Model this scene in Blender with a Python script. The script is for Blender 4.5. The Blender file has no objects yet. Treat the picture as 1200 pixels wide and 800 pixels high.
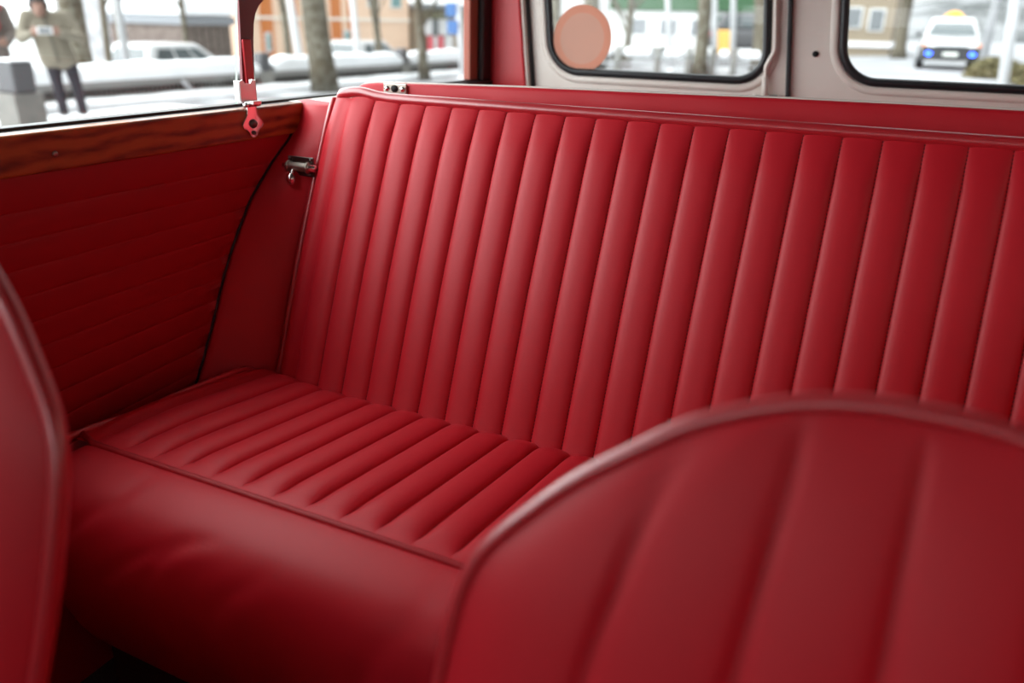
import bpy, bmesh, math, random
from mathutils import Vector, Matrix
random.seed(7)
S = bpy.context.scene
COL = S.collection
V = Vector
PI = math.pi

# ------------------------------------------------------------------ materials
def mat(name, col, rough=.5, metal=0., spec=.5, emis=None, estr=0., noise=None, bump=None, coat=0.):
    m = bpy.data.materials.new(name); m.use_nodes = True
    nt = m.node_tree; p = nt.nodes['Principled BSDF']
    p.inputs['Base Color'].default_value = (*col, 1); p.inputs['Roughness'].default_value = rough
    p.inputs['Metallic'].default_value = metal; p.inputs['Specular IOR Level'].default_value = spec
    p.inputs['Coat Weight'].default_value = coat; p.inputs['Coat Roughness'].default_value = .05
    if emis:
        p.inputs['Emission Color'].default_value = (*emis, 1); p.inputs['Emission Strength'].default_value = estr
    tc = nt.nodes.new('ShaderNodeTexCoord')
    if noise:                                    # (scale, second colour, low, high)
        n = nt.nodes.new('ShaderNodeTexNoise'); n.inputs['Scale'].default_value = noise[0]; n.inputs['Detail'].default_value = 5
        r = nt.nodes.new('ShaderNodeValToRGB')
        r.color_ramp.elements[0].position = noise[2]; r.color_ramp.elements[0].color = (*col, 1)
        r.color_ramp.elements[1].position = noise[3]; r.color_ramp.elements[1].color = (*noise[1], 1)
        nt.links.new(tc.outputs['Object'], n.inputs['Vector']); nt.links.new(n.outputs['Fac'], r.inputs['Fac'])
        nt.links.new(r.outputs['Color'], p.inputs['Base Color'])
    if bump:                                     # (scale, strength, distance)
        n = nt.nodes.new('ShaderNodeTexNoise'); n.inputs['Scale'].default_value = bump[0]; n.inputs['Detail'].default_value = 3
        b = nt.nodes.new('ShaderNodeBump'); b.inputs['Strength'].default_value = bump[1]; b.inputs['Distance'].default_value = bump[2]
        nt.links.new(tc.outputs['Object'], n.inputs['Vector']); nt.links.new(n.outputs['Fac'], b.inputs['Height'])
        nt.links.new(b.outputs['Normal'], p.inputs['Normal'])
    return m

RED = (.56, .010, .022)
VR = .5
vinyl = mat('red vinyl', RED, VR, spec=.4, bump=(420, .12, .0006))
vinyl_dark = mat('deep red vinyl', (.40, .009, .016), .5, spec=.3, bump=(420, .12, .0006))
piping_mat = mat('red piping vinyl', (.50, .012, .022), .34, spec=1., coat=1.)
piping_mat.node_tree.nodes['Principled BSDF'].inputs['Coat Roughness'].default_value = .36

def stitched(name, base, rough, pitch=.0042):
    """red vinyl with dark thread stitches along the pleat seams (uv: u = pleat number, v = metres along the seam)"""
    m = mat(name, base, rough, spec=.4, bump=(420, .12, .0006)); nt = m.node_tree; p = nt.nodes['Principled BSDF']
    uv = nt.nodes.new('ShaderNodeUVMap'); sx = nt.nodes.new('ShaderNodeSeparateXYZ'); nt.links.new(uv.outputs['UV'], sx.inputs[0])
    def mth(op, a, b=None):
        n = nt.nodes.new('ShaderNodeMath'); n.operation = op
        for i, x in enumerate((a, b)):
            if x is None: continue
            if isinstance(x, (int, float)): n.inputs[i].default_value = x
            else: nt.links.new(x, n.inputs[i])
        return n.outputs[0]
    f = mth('FRACT', mth('ADD', sx.outputs['X'], .5)); d = mth('ABSOLUTE', mth('SUBTRACT', f, .5))
    near = mth('LESS_THAN', d, .013)
    dash = mth('LESS_THAN', mth('FRACT', mth('DIVIDE', sx.outputs['Y'], pitch)), .6)
    k = mth('MULTIPLY', mth('MULTIPLY', near, dash), mth('GREATER_THAN', sx.outputs['Y'], 0.0))
    mx = nt.nodes.new('ShaderNodeMix'); mx.data_type = 'RGBA'
    mx.inputs['A'].default_value = (*base, 1); mx.inputs['B'].default_value = (.09, .006, .009, 1)
    nt.links.new(k, mx.inputs['Factor']); nt.links.new(mx.outputs['Result'], p.inputs['Base Color'])
    return m
pleat_mat = stitched('red pleated vinyl', RED, VR)

def wood_mat():
    m = mat('varnished wood', (.2, .05, .01), .34, coat=.35); nt = m.node_tree; p = nt.nodes['Principled BSDF']
    tc = nt.nodes.new('ShaderNodeTexCoord'); mp = nt.nodes.new('ShaderNodeMapping')
    mp.inputs['Rotation'].default_value = (.25, 0, 0); mp.inputs['Scale'].default_value = (4, 4.5, 17)
    w = nt.nodes.new('ShaderNodeTexWave'); w.wave_type = 'RINGS'; w.inputs['Scale'].default_value = 1.1; w.inputs['Distortion'].default_value = 5.5
    w.inputs['Detail'].default_value = 4; w.inputs['Detail Scale'].default_value = 1.6
    n = nt.nodes.new('ShaderNodeTexNoise'); n.inputs['Scale'].default_value = 5; n.inputs['Detail'].default_value = 8
    add = nt.nodes.new('ShaderNodeMath'); add.operation = 'MULTIPLY_ADD'; add.inputs[1].default_value = .55
    r = nt.nodes.new('ShaderNodeValToRGB'); e = r.color_ramp.elements
    e[0].position = .25; e[0].color = (.06, .012, .004, 1); e[1].position = .95; e[1].color = (.42, .12, .022, 1)
    x = e.new(.55); x.color = (.24, .055, .011, 1)
    L = nt.links.new
    L(tc.outputs['Object'], mp.inputs['Vector']); L(mp.outputs['Vector'], w.inputs['Vector']); L(mp.outputs['Vector'], n.inputs['Vector'])
    L(w.outputs['Fac'], add.inputs[0]); L(n.outputs['Fac'], add.inputs[2]); L(add.outputs[0], r.inputs['Fac']); L(r.outputs['Color'], p.inputs['Base Color'])
    return m
wood = wood_mat()

def glass_mat(name, tint=(.96, .98, .97), gloss=.06):
    m = bpy.data.materials.new(name); m.use_nodes = True; nt = m.node_tree; nt.nodes.clear()
    o = nt.nodes.new('ShaderNodeOutputMaterial'); t = nt.nodes.new('ShaderNodeBsdfTransparent'); g = nt.nodes.new('ShaderNodeBsdfGlossy')
    t.inputs['Color'].default_value = (*tint, 1); g.inputs['Roughness'].default_value = .02
    lw = nt.nodes.new('ShaderNodeLayerWeight'); lw.inputs['Blend'].default_value = .5
    pw = nt.nodes.new('ShaderNodeMath'); pw.operation = 'POWER'; pw.inputs[1].default_value = 5
    f = nt.nodes.new('ShaderNodeMath'); f.operation = 'MULTIPLY_ADD'; f.inputs[1].default_value = .30; f.inputs[2].default_value = .02
    mx = nt.nodes.new('ShaderNodeMixShader'); L = nt.links.new
    L(lw.outputs['Facing'], pw.inputs[0]); L(pw.outputs[0], f.inputs[0]); L(f.outputs[0], mx.inputs[0]); L(t.outputs[0], mx.inputs[1]); L(g.outputs[0], mx.inputs[2]); L(mx.outputs[0], o.inputs[0])
    return m
pane_mat = glass_mat('window glass')
pane_edge = mat('green glass edge', (.35, .45, .38), .2)
chrome = mat('chrome', (.82, .80, .78), .14, 1.)
satin_chrome = mat('satin chrome', (.80, .77, .75), .32, .75)
dull_chrome = mat('worn plated steel', (.42, .38, .33), .33, 1.)
dark_steel = mat('dark steel', (.16, .15, .14), .3, 1.)
black_rubber = mat('black rubber', (.012, .013, .016), .42)
dark_hole = mat('dark hole', (.006, .006, .006), .8)
cream = mat('cream paint', (.80, .74, .68), .33, noise=(14, (.76, .69, .63), .4, .7))
cream_light = mat('pale cream paint', (.80, .77, .70), .4)
red_paint = mat('red paint', (.52, .012, .02), .35)
red_brown = mat('red brown paint', (.30, .07, .04), .45)
pillar_mat = mat('dark maroon paint', (.16, .012, .018), .3)
headlining = mat('grey headlining', (.17, .15, .14), .8)
carpet = mat('dark grey carpet', (.030, .032, .027), .95, noise=(300, (.055, .055, .045), .4, .7))
cargo_mat = mat('maroon carpet', (.12, .01, .012), .95)
sticker_mat = mat('faded pink paper', (.72, .54, .47), .7, noise=(26, (.66, .52, .46), .35, .7))
sticker_rim = mat('faded orange paper', (.76, .46, .36), .7)
snow = mat('snow', (.92, .93, .95), .7, noise=(3, (.86, .88, .90), .4, .7))
ground_mat = mat('wet snowy asphalt', (0.120, 0.120, 0.126), .55, noise=(.9, (0.372, 0.378, 0.390), .45, .62))
road_mat = mat('snow covered road', (0.258, 0.263, 0.278), .6, noise=(.35, (0.357, 0.362, 0.377), .45, .65))
low_mat = mat('snow field', (0.550, 0.557, 0.570), .8, noise=(.2, (0.448, 0.454, 0.461), .45, .7))
concrete = mat('weathered concrete', (0.240, 0.230, 0.211), .85, noise=(5, (0.192, 0.187, 0.173), .4, .65))
concrete_dark = mat('dark grey metal', (0.102, 0.102, 0.108), .6)
rail_grey = mat('pale grey rail', (0.300, 0.294, 0.282), .6)
slot_dark = mat('dark grille', (.05, .05, .05), .8)
bark = mat('mossy bark', (0.084, 0.068, 0.044), .95, noise=(7, (0.158, 0.146, 0.114), .42, .62), bump=(20, .6, .03))
bark2 = mat('grey brown bark', (0.110, 0.091, 0.066), .95, noise=(9, (0.165, 0.149, 0.110), .4, .65))
pale_pole = mat('galvanised pole', (0.432, 0.438, 0.450), .45, .2)
white_pole = mat('white pole', (0.637, 0.645, 0.660), .5)
skin = mat('skin', (0.264, 0.144, 0.106), .55)
beige_coat = mat('beige quilted cloth', (0.196, 0.173, 0.131), .85, bump=(40, .4, .01))
zip_mat = mat('dark zip', (.10, .09, .07), .6)
black_cloth = mat('black cloth', (.018, .018, .024), .85)
grey_coat = mat('grey brown cloth', (0.144, 0.120, 0.108), .85)
red_cloth = mat('red cloth', (0.350, 0.021, 0.028), .7)
hair_mat = mat('black hair', (.012, .011, .012), .7)
shoe_mat = mat('black shoe leather', (.02, .02, .022), .5)
white_plastic = mat('white plastic', (.82, .82, .82), .4)
car_white = mat('white car paint', (0.484, 0.490, 0.496), .25, coat=.5)
car_glass = mat('dark car glass', (0.050, 0.065, 0.070), .08, spec=.8)
car_glass_pale = mat('sky lit car glass', (0.061, 0.079, 0.084), .08, spec=.8)
tyre_mat = mat('tyre', (.015, .015, .016), .8)
hub_mat = mat('wheel hub', (.5, .5, .52), .35, .8)
black_plastic = mat('black plastic', (.022, .023, .026), .5)
blue_lamp = mat('lit blue lamp', (.05, .1, .8), .3, emis=(.03, .12, 1.), estr=6.)
yellow_lamp = mat('yellow taxi lamp', (.95, .42, .02), .4, emis=(1., .42, .02), estr=.5)
amber = mat('amber lens', (.85, .22, .05), .3)
lens = mat('clear lens', (.75, .75, .78), .15)
plate_mat = mat('pale number plate', (.75, .78, .72), .5)
peach = mat('peach plaster', (.80, .58, .43), .9)
orange = mat('orange plaster', (0.560, 0.189, 0.056), .9)
teal = mat('teal shutter', (.16, .30, .30), .7)
beige_wall = mat('beige plaster', (0.300, 0.246, 0.180), .9)
white_wall = mat('white plaster', (0.722, 0.731, 0.731), .9)
win_grey = mat('grey window', (0.130, 0.145, 0.155), .3)
shed_mat = mat('brown boards', (0.120, 0.090, 0.078), .85, noise=(6, (0.168, 0.132, 0.114), .4, .65))
shed_edge = mat('grey fascia', (0.204, 0.216, 0.234), .6)
grey_wall = mat('grey render', (0.252, 0.252, 0.264), .9, noise=(2, (0.372, 0.372, 0.384), .4, .6))
green_wall = mat('dark green cladding', (0.040, 0.104, 0.048), .8)
blue_sign = mat('blue sign', (0.049, 0.147, 0.367), .5)
red_sign = mat('red poster', (.70, .12, .15), .6)
shop_white = mat('white shopfront', (.82, .82, .84), .6)
awning_mat = mat('olive canopy', (0.132, 0.132, 0.084), .8)
bush_mat = mat('brown green shrub leaves', (0.099, 0.090, 0.036), .9, noise=(30, (0.153, 0.126, 0.063), .4, .6))
dark_bush = mat('dark evergreen leaves', (.035, .05, .03), .9)

for sm_ in (sticker_mat, sticker_rim):          # thin paper: daylight shows through
    nt_ = sm_.node_tree; o_ = nt_.nodes['Material Output']; p_ = nt_.nodes['Principled BSDF']
    tl_ = nt_.nodes.new('ShaderNodeBsdfTranslucent'); mx_ = nt_.nodes.new('ShaderNodeMixShader'); mx_.inputs[0].default_value = .65
    tl_.inputs['Color'].default_value = p_.inputs['Base Color'].default_value
    nt_.links.new(p_.outputs[0], mx_.inputs[1]); nt_.links.new(tl_.outputs[0], mx_.inputs[2]); nt_.links.new(mx_.outputs[0], o_.inputs['Surface'])
# ------------------------------------------------------------------ mesh builder
class MB:
    def __init__(s): s.v = []; s.f = []; s.mi = []; s.sm = []; s.uv = {}
    def add(s, vs, fs, mi=0, smooth=True, uvs=None):
        o = len(s.v); s.v += [tuple(v) for v in vs]
        for f in fs: s.f.append(tuple(i + o for i in f)); s.mi.append(mi); s.sm.append(smooth)
        if uvs:
            for i, u in enumerate(uvs): s.uv[o + i] = u
        return s
    def box(s, x0, x1, y0, y1, z0, z1, mi=0, bev=0., seg=2):
        if x0 > x1: x0, x1 = x1, x0
        if y0 > y1: y0, y1 = y1, y0
        if z0 > z1: z0, z1 = z1, z0
        b = bmesh.new(); bmesh.ops.create_cube(b, size=1)
        for v in b.verts: v.co = V((x0 if v.co.x < 0 else x1, y0 if v.co.y < 0 else y1, z0 if v.co.z < 0 else z1))
        if bev: bmesh.ops.bevel(b, geom=b.edges[:], offset=min(bev, .49 * min(x1 - x0, y1 - y0, z1 - z0)), segments=seg, profile=.5, affect='EDGES')
        return s.bm(b, mi, False)
    def bm(s, b, mi=0, smooth=True, M=None):
        b.verts.index_update()
        s.add([(M @ v.co if M else v.co.copy()) for v in b.verts], [[v.index for v in f.verts] for f in b.faces], mi, smooth); b.free(); return s
    def sph(s, c, r, mi=0, sc=(1, 1, 1), u=16, v=10):
        b = bmesh.new(); bmesh.ops.create_uvsphere(b, u_segments=u, v_segments=v, radius=r)
        for q in b.verts: q.co = V((q.co.x * sc[0] + c[0], q.co.y * sc[1] + c[1], q.co.z * sc[2] + c[2]))
        return s.bm(b, mi)
    def tube(s, pts, r, mi=0, n=10, closed=False, sq=(1, 1), up=None):
        pts = [V(p) for p in pts]; N = len(pts); vs = []; fs = []
        prev = None
        for i, p in enumerate(pts):
            a = pts[(i - 1) % N] if (closed or i > 0) else p; b = pts[(i + 1) % N] if (closed or i < N - 1) else p
            t = (b - a).normalized()
            if up is not None: e1 = V(up) - t * t.dot(V(up))
            elif prev is None: e1 = V((0, 0, 1)).cross(t) if abs(t.z) < .9 else V((1, 0, 0)).cross(t)
            else: e1 = prev - t * t.dot(prev)
            e1.normalize(); prev = e1; e2 = t.cross(e1)
            rr = r[i] if isinstance(r, (list, tuple)) else r
            for k in range(n):
                q = 2 * PI * k / n; vs.append(p + e1 * (math.cos(q) * rr * sq[0]) + e2 * (math.sin(q) * rr * sq[1]))
        M = N if closed else N - 1
        for i in range(M):
            j = (i + 1) % N
            for k in range(n):
                l = (k + 1) % n; fs.append((i * n + k, i * n + l, j * n + l, j * n + k))
        if not closed: fs.append(tuple(range(n))[::-1]); fs.append(tuple((N - 1) * n + k for k in range(n)))
        return s.add(vs, fs, mi)
    def prism(s, poly, a, b, axis='y', mi=0, smooth=False):
        """poly: 2D outline; axis y -> (x,z) extruded from y=a to y=b; axis x -> (y,z); axis z -> (x,y)"""
        def P(p, t): return (p[0], t, p[1]) if axis == 'y' else ((t, p[0], p[1]) if axis == 'x' else (p[0], p[1], t))
        n = len(poly); vs = [P(p, a) for p in poly] + [P(p, b) for p in poly]
        fs = [tuple(range(n)), tuple(range(2 * n - 1, n - 1, -1))] + [(i, i + n, (i + 1) % n + n, (i + 1) % n) for i in range(n)]
        return s.add(vs, fs, mi, smooth)
    def grid(s, G, mi=0, uv=None, flip=False):
        R = len(G); C = len(G[0]); vs = [p for row in G for p in row]
        fs = [(i * C + j, i * C + j + 1, (i + 1) * C + j + 1, (i + 1) * C + j) for i in range(R - 1) for j in range(C - 1)]
        if flip: fs = [f[::-1] for f in fs]
        return s.add(vs, fs, mi, True, [u for row in uv for u in row] if uv else None)
    def map(s, fn): s.v = [tuple(fn(V(p))) for p in s.v]; return s
    def build(s, name, m, parent=None, fix=True):
        me = bpy.data.meshes.new(name); o = bpy.data.objects.new(name, me); COL.objects.link(o)
        org = V((0, 0, 0))
        if parent:
            o.parent = parent; q = parent
            while q: org += q.location; q = q.parent
        me.from_pydata([tuple(V(p) - org) for p in s.v], [], s.f)
        for mm in (m if isinstance(m, (list, tuple)) else [m]): me.materials.append(mm)
        for i, p in enumerate(me.polygons): p.material_index = s.mi[i]; p.use_smooth = s.sm[i]
        if s.uv:
            ul = me.uv_layers.new(name='UVMap')
            for lp in me.loops: ul.data[lp.index].uv = s.uv.get(lp.vertex_index, (.5, -1))
        if fix:
            b = bmesh.new(); b.from_mesh(me); bmesh.ops.recalc_face_normals(b, faces=b.faces[:]); b.to_mesh(me); b.free()
        me.update(); return o

def tag(o, label=None, cat=None, group=None, kind=None):
    if label: o['label'] = label
    if cat: o['category'] = cat
    if group: o['group'] = group
    if kind: o['kind'] = kind
    return o
def thing(name, loc, label, cat, group=None):
    o = bpy.data.objects.new(name, None); COL.objects.link(o); o.location = loc; o.empty_display_size = .1
    return tag(o, label, cat, group)
def struct(o): o['kind'] = 'structure'; return o
def copy_tree(o, parent=None):
    c = o.copy(); COL.objects.link(c)
    if parent: c.parent = parent
    for ch in [x for x in bpy.data.objects if x.parent == o]: copy_tree(ch, c)
    return c
def lerp(a, b, t): return a + (b - a) * t
def interp(x, pts):
    if x <= pts[0][0]: return pts[0][1]
    for (a, b), (c, d) in zip(pts, pts[1:]):
        if x <= c: return lerp(b, d, (x - a) / (c - a))
    return pts[-1][1]
def sstep(a, b, x):
    t = max(0, min(1, (x - a) / (b - a))); return t * t * (3 - 2 * t)
def catmull(P, n):
    P = [V(p) for p in P]; out = []
    for i in range(len(P) - 1):
        p0 = P[max(i - 1, 0)]; p1 = P[i]; p2 = P[i + 1]; p3 = P[min(i + 2, len(P) - 1)]
        for k in range(n):
            t = k / n; out.append(.5 * ((2 * p1) + (p2 - p0) * t + (2 * p0 - 5 * p1 + 4 * p2 - p3) * t * t + (3 * p1 - p0 - 3 * p2 + p3) * t ** 3))
    out.append(P[-1]); return out
TS = [0, .015, .04, .08, .14, .22, .32, .42, .5, .58, .68, .78, .86, .92, .96, .985]
def pillow(t): return max(0., 1 - abs(2 * t - 1) ** 2.6) ** .62

# ------------------------------------------------------------------ rear bench seat
XC = .473                                        # middle of the car
bench = thing('bench_seat', (XC, -.3, .0), 'wide red vinyl rear bench seat with vertically pleated backrest and pleated cushion', 'seat')
PITCH = .04
def pleat_cols(x0, n0, n1, xa, xb):
    """x positions with the pleat coordinate u (integers on seams)"""
    xs = []
    for k in range(n0, n1):
        for t in TS: xs.append((x0 + (k + t) * PITCH, k + t))
    return [(x, u) for x, u in xs if xa <= x <= xb]

# backrest: side profile (y, z), bottom to top
prof = catmull([V((0, -.196, .235)), V((0, -.176, .275)), V((0, -.152, .326)), V((0, -.123, .40)), V((0, -.091, .48)), V((0, -.056, .56)), V((0, -.027, .625)), V((0, -.011, .655)), V((0, -.0015, .672)), V((0, .0045, .681))], 6)
plen = [0]
for a, b in zip(prof, prof[1:]): plen.append(plen[-1] + (b - a).length)
pnor = []
for i in range(len(prof)):
    t = (prof[min(i + 1, len(prof) - 1)] - prof[max(i - 1, 0)]).normalized(); pnor.append(V((0, -t.z, t.y)))
XL, XR = -.040, XC * 2 + .040
cols = [(XL + .0005, -2, .0), (XL + .002, -2, .0), (XL + .006, -2, .0), (XL + .012, -2, .0), (XL + .02, -2, .0), (-.012, -2, 0.)] + [(x, u, 1.) for x, u in pleat_cols(0, 0, 24, -.001, XC * 2 + .013)]
nmir = [(XC * 2 + .02, -2, 0.), (XR - .012, -2, 0.), (XR - .006, -2, 0.), (XR - .002, -2, 0.), (XR - .0005, -2, 0.)]
cols = cols + nmir
def edge_drop(x):                                # rounding of the backrest towards its two sides
    d = min(x - XL, XR - x); r = .030
    return r - math.sqrt(max(0, r * r - max(0, r - d) ** 2)) if d < r else 0.
G = []; UVs = []
for i, p in enumerate(prof):
    row = []; ru = []
    for x, u, w in cols:
        topf = 1 - .55 * sstep(plen[-1] - .05, plen[-1], plen[i])
        A = .0062 * topf
        h = A * (pillow(u % 1) if w else pillow(min(.5, .02 + (x - XL) / .04 * .5) if x < 0 else .35) * .8)
        q = p + pnor[i] * h
        dr = edge_drop(x)
        crown = .005 * math.exp(-((x - .02) / .035) ** 2) * sstep(.55, .68, p.z)
        q = V((x, q.y + dr * .9, q.z + crown)); row.append(q); ru.append((u, plen[i] if w else -1))
    G.append(row); UVs.append(ru)
backrest = MB().grid(G, uv=UVs, flip=True).build('backrest', pleat_mat, bench, fix=False)
def top_line(x): return .6872 + .006 * math.exp(-((x - .010) / .028) ** 2) - .024 * (1 - sstep(XL - .002, XL + .018, x))
tp = [(x, .009 + (.016 * (1 - sstep(XL, XL + .03, x))), top_line(x)) for x in [XL + .001, XL + .004, XL + .008, XL + .013, XL + .02, XL + .028, XL + .037, XL + .045, XL + .055, XL + .065, XL + .08, XL + .1, XL + .13]] + [(x / 50, .009, top_line(x / 50)) for x in range(5, 48)] + [(XR - .02, .012, .6865), (XR - .006, .02, .677), (XR, .026, .66)]
MB().tube([(x, y - .0015, z) for x, y, z in tp], .0072, n=14).build('piping', piping_mat, backrest)
def side_curve(x):
    pts = []
    for i, p in enumerate(prof):
        q = p + V((0, .017, .003)); pts.append((x, q.y, q.z))
    return pts[:-2] 
MB().tube(side_curve(XL - .002) + [(XL + .000, .020, .666)], .0042, n=8).build('piping', piping_mat, backrest)
MB().tube(side_curve(XR + .001), .0042, n=8).build('piping', piping_mat, backrest)
# the padded sides and back of the backrest
sm = MB()
for x in (XL, XR):
    outl = [(p.y + .026, p.z) for p in prof[:-3]] + [(.030, .666), (.085, .655), (-.06, .235)]
    sm.prism(outl, x - .001, x + .001, 'x')
sm.grid([[(XL, .010, .672), (XR, .010, .672)], [(XL, .035, .668), (XR, .035, .668)], [(XL, .0865, .655), (XR, .0865, .655)]])
sm.build('backrest_side', vinyl, bench)
# board behind the backrest, taller than the padding, with its latch plate
def board_top(x): return interp(x, [(-.0625, .682), (-.0605, .686), (-.0545, .6915), (-.0435, .6963), (-.032, .6982), (-.02, .6993), (.11, .7027), (.2294, .7055), (.418, .7084), (.5676, .711), (.6916, .7124), (.8074, .713), (XR + .02, .708)])
bx = [-.0625, -.0605, -.0575, -.0545, -.049, -.0435, -.038, -.032, -.026, -.02, .0, .02, .04] + [.06 + .03 * i for i in range(31)]
bd = MB(); Gb = []
BY = .087
for x in bx:
    zt = board_top(x); wv = .0008 * math.sin(x * 47) + .0006 * math.sin(x * 83 + 1) + .0014 * math.exp(-((x - .155) / .008) ** 2) - .0012 * math.exp(-((x - .18) / .01) ** 2) + .0012 * math.exp(-((x - .33) / .012) ** 2)
    Gb.append([(x, BY, .30), (x, BY + wv, .60), (x, BY + wv * 1.2, zt - .02), (x, BY + .0005 + wv * .5, zt - .004), (x, BY + .0025, zt - .0008), (x, BY + .0055, zt), (x, BY + .011, zt - .0005), (x, BY + .014, zt - .004), (x, BY + .015, .30)])
bd.grid(Gb, flip=True); board = bd.build('backboard', vinyl, bench)
MB().tube([(x, BY + .013, board_top(x) + .0002) for x in bx[3:]], .0016, n=8).build('edge_highlight', cream, board)  # highlight along the board's top edge, put in as a pale strip
sp = MB().box(-.0012, .0382, .0825, .087, .6860, .7005, 0, .0012)
for cx in (.0052, .0318):
    b = bmesh.new(); bmesh.ops.create_cone(b, cap_ends=True, segments=16, radius1=.0045, radius2=.0030, depth=.003)
    sp.bm(b, 2, True, Matrix.Translation((cx, .0815, .6934)) @ Matrix.Rotation(PI / 2, 4, 'X'))
    sp.box(cx - .003, cx + .003, .0795, .0802, .6929, .6939, 1)
b = bmesh.new(); bmesh.ops.create_cone(b, cap_ends=True, segments=20, radius1=.0050, radius2=.0050, depth=.002)
sp.bm(b, 1, True, Matrix.Translation((.0183, .0823, .6936)) @ Matrix.Rotation(PI / 2, 4, 'X') @ Matrix.Diagonal((1.15, 1, 1, 1)))
tag(sp.build('striker_plate', [dull_chrome, dark_hole, chrome], board), 'worn steel latch plate with two screws and a keyhole')

# cushion: pleats run front to back
CX0 = -.0243
def cush_z(y): return .3535 - .122 * (y + .437) - .020 * sstep(-.185, -.10, y)
ys = [-.449, -.446, -.442, -.437, -.431, -.425, -.418, -.41, -.40] + [-.385 + .0125 * i for i in range(17)] + [-.176, -.168, -.160, -.152, -.146, -.14, -.13, -.12, -.10]
CL, CR = -.052, XC * 2 + .052
ccols = [(CL, -2, 0), (CL + .004, -2, 0), (CL + .01, -2, 0), (CL + .018, -2, 0)] + [(x, u, 1) for x, u in pleat_cols(CX0, 0, 25, -1, XC * 2 + .03)] + [(CR - .012, -2, 0), (CR - .004, -2, 0), (CR, -2, 0)]
G = []; UVs = []
for y in ys:
    row = []; ru = []
    for x, u, w in ccols:
        k = sstep(-.443, -.420, y)                        # seams fade out before the front piping
        A = .0080 * (.35 + .65 * sstep(-.449, -.395, y)); rise = .009 * (math.exp(-((x - CL) / .085) ** 2) + math.exp(-((x - CR) / .085) ** 2)) * sstep(-.445, -.33, y)
        t = u % 1 if w else 0
        if w: h = A * (1 - (k if 1 else 0) * (1 - pillow(t)))
        else: h = A * pillow(min(.5, .1 + min(x - CL, CR - x) / .05))
        h *= sstep(-.452, -.43, y) * .9 + .1
        drop = 0
        r = .055
        if y > -.205:
            d = (y + .205) / .105; drop = .030 * d * d * d
        side = 0
        row.append(V((x, y, cush_z(y) + h - drop + rise))); ru.append((u, y + .437 if (w and y > -.434) else -1))
    G.append(row); UVs.append(ru)
cushion = MB().grid(G, uv=UVs).build('cushion', pleat_mat, bench, fix=False)
pf = [(CL + .001, -.440, .357)] + [(x / 40, -.447 - .0 * x, .3545) for x in range(-1, 40)] + [(CR, -.44, .357)]
MB().tube(pf, .0038, n=10).build('piping', vinyl_dark, cushion)
sy = [(-.52, .3535), (-.49, .357), (-.458, .3595), (-.42, .3565), (-.383, .3515), (-.34, .3495), (-.30, .3480), (-.25, .3455), (-.20, .341), (-.18, .335), (-.165, .318), (-.16, .30)]
for x in (CL - .002, CR + .002): MB().tube([(x, y, z) for y, z in sy], .0042, n=10).build('piping', piping_mat, cushion)
# smooth front roll under the pleats
rp = catmull([V((0, -.444, .3525)), V((0, -.456, .3555)), V((0, -.476, .353)), V((0, -.499, .342)), V((0, -.516, .322)), V((0, -.525, .292)), V((0, -.526, .255)), V((0, -.520, .215)), V((0, -.508, .175)), V((0, -.49, .13)), V((0, -.47, .118)), V((0, -.40, .115))], 6)
creases = [((.075, .345), (-.02, .245), .0022, .007), ((.17, .335), (.03, .225), .0016, .006), ((.20, .34), (.13, .285), .0016, .006), ((.27, .33), (.20, .25), .0010, .008), ((.42, .34), (.36, .22), .0012, .010), ((.60, .34), (.55, .24), .0014, .009)]
def crease(x, z):
    h = 0
    for (x0, z0), (x1, z1), a, w in creases:
        d = V((x1 - x0, z1 - z0)); q = V((x - x0, z - z0)); L = d.length; t = q.dot(d) / (L * L)
        if -.15 < t < 1.15:
            tt = max(0, min(1, t)); s = (d.x * q.y - d.y * q.x) / L + .010 * math.sin(tt * PI)
            h -= 1.7 * a * math.exp(-(s / w) ** 2) * math.sin(PI * max(0, min(1, (t + .15) / 1.3)))
            h += a * .9 * math.exp(-((s - w * 1.6) / (w * 1.6)) ** 2) * math.sin(PI * max(0, min(1, (t + .15) / 1.3)))
    return h
G = []
rx = [CL - .001, CL + .003, CL + .01, CL + .02] + [CL + .03 + i * (CR - CL - .06) / 170 for i in range(171)] + [CR - .02, CR - .01, CR - .003, CR + .001]
for i, p in enumerate(rp):
    t = (rp[min(i + 1, len(rp) - 1)] - rp[max(i - 1, 0)]).normalized(); n = V((0, t.z, -t.y))
    n = V((0, -abs(t.z) if False else t.z, -t.y))
    row = []
    for x in rx:
        d = min(x - CL, CR - x); rd = .018 * (1 - min(1, max(0, d) / .03)) ** 2
        q = p + n * (crease(x, p.z) * (1 if p.z > .16 else 0) - rd + .002 * math.sin(x * 9 + .6) * sstep(.35, .3, p.z))
        row.append(V((x, q.y, q.z)))
    G.append(row)
MB().grid(G).build('front_roll', vinyl, bench)
# cushion side walls and the base it stands on
for x in (CL, CR):
    MB().prism([(-.50, .34), (-.45, .352), (-.30, .343), (-.17, .31), (-.16, .14), (-.49, .14)], x - .001, x + .001, 'x').build('cushion_side', vinyl_dark, bench)
MB().box(CL + .01, CR - .01, -.46, -.12, .0, .135).build('seat_base', carpet, bench)

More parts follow.
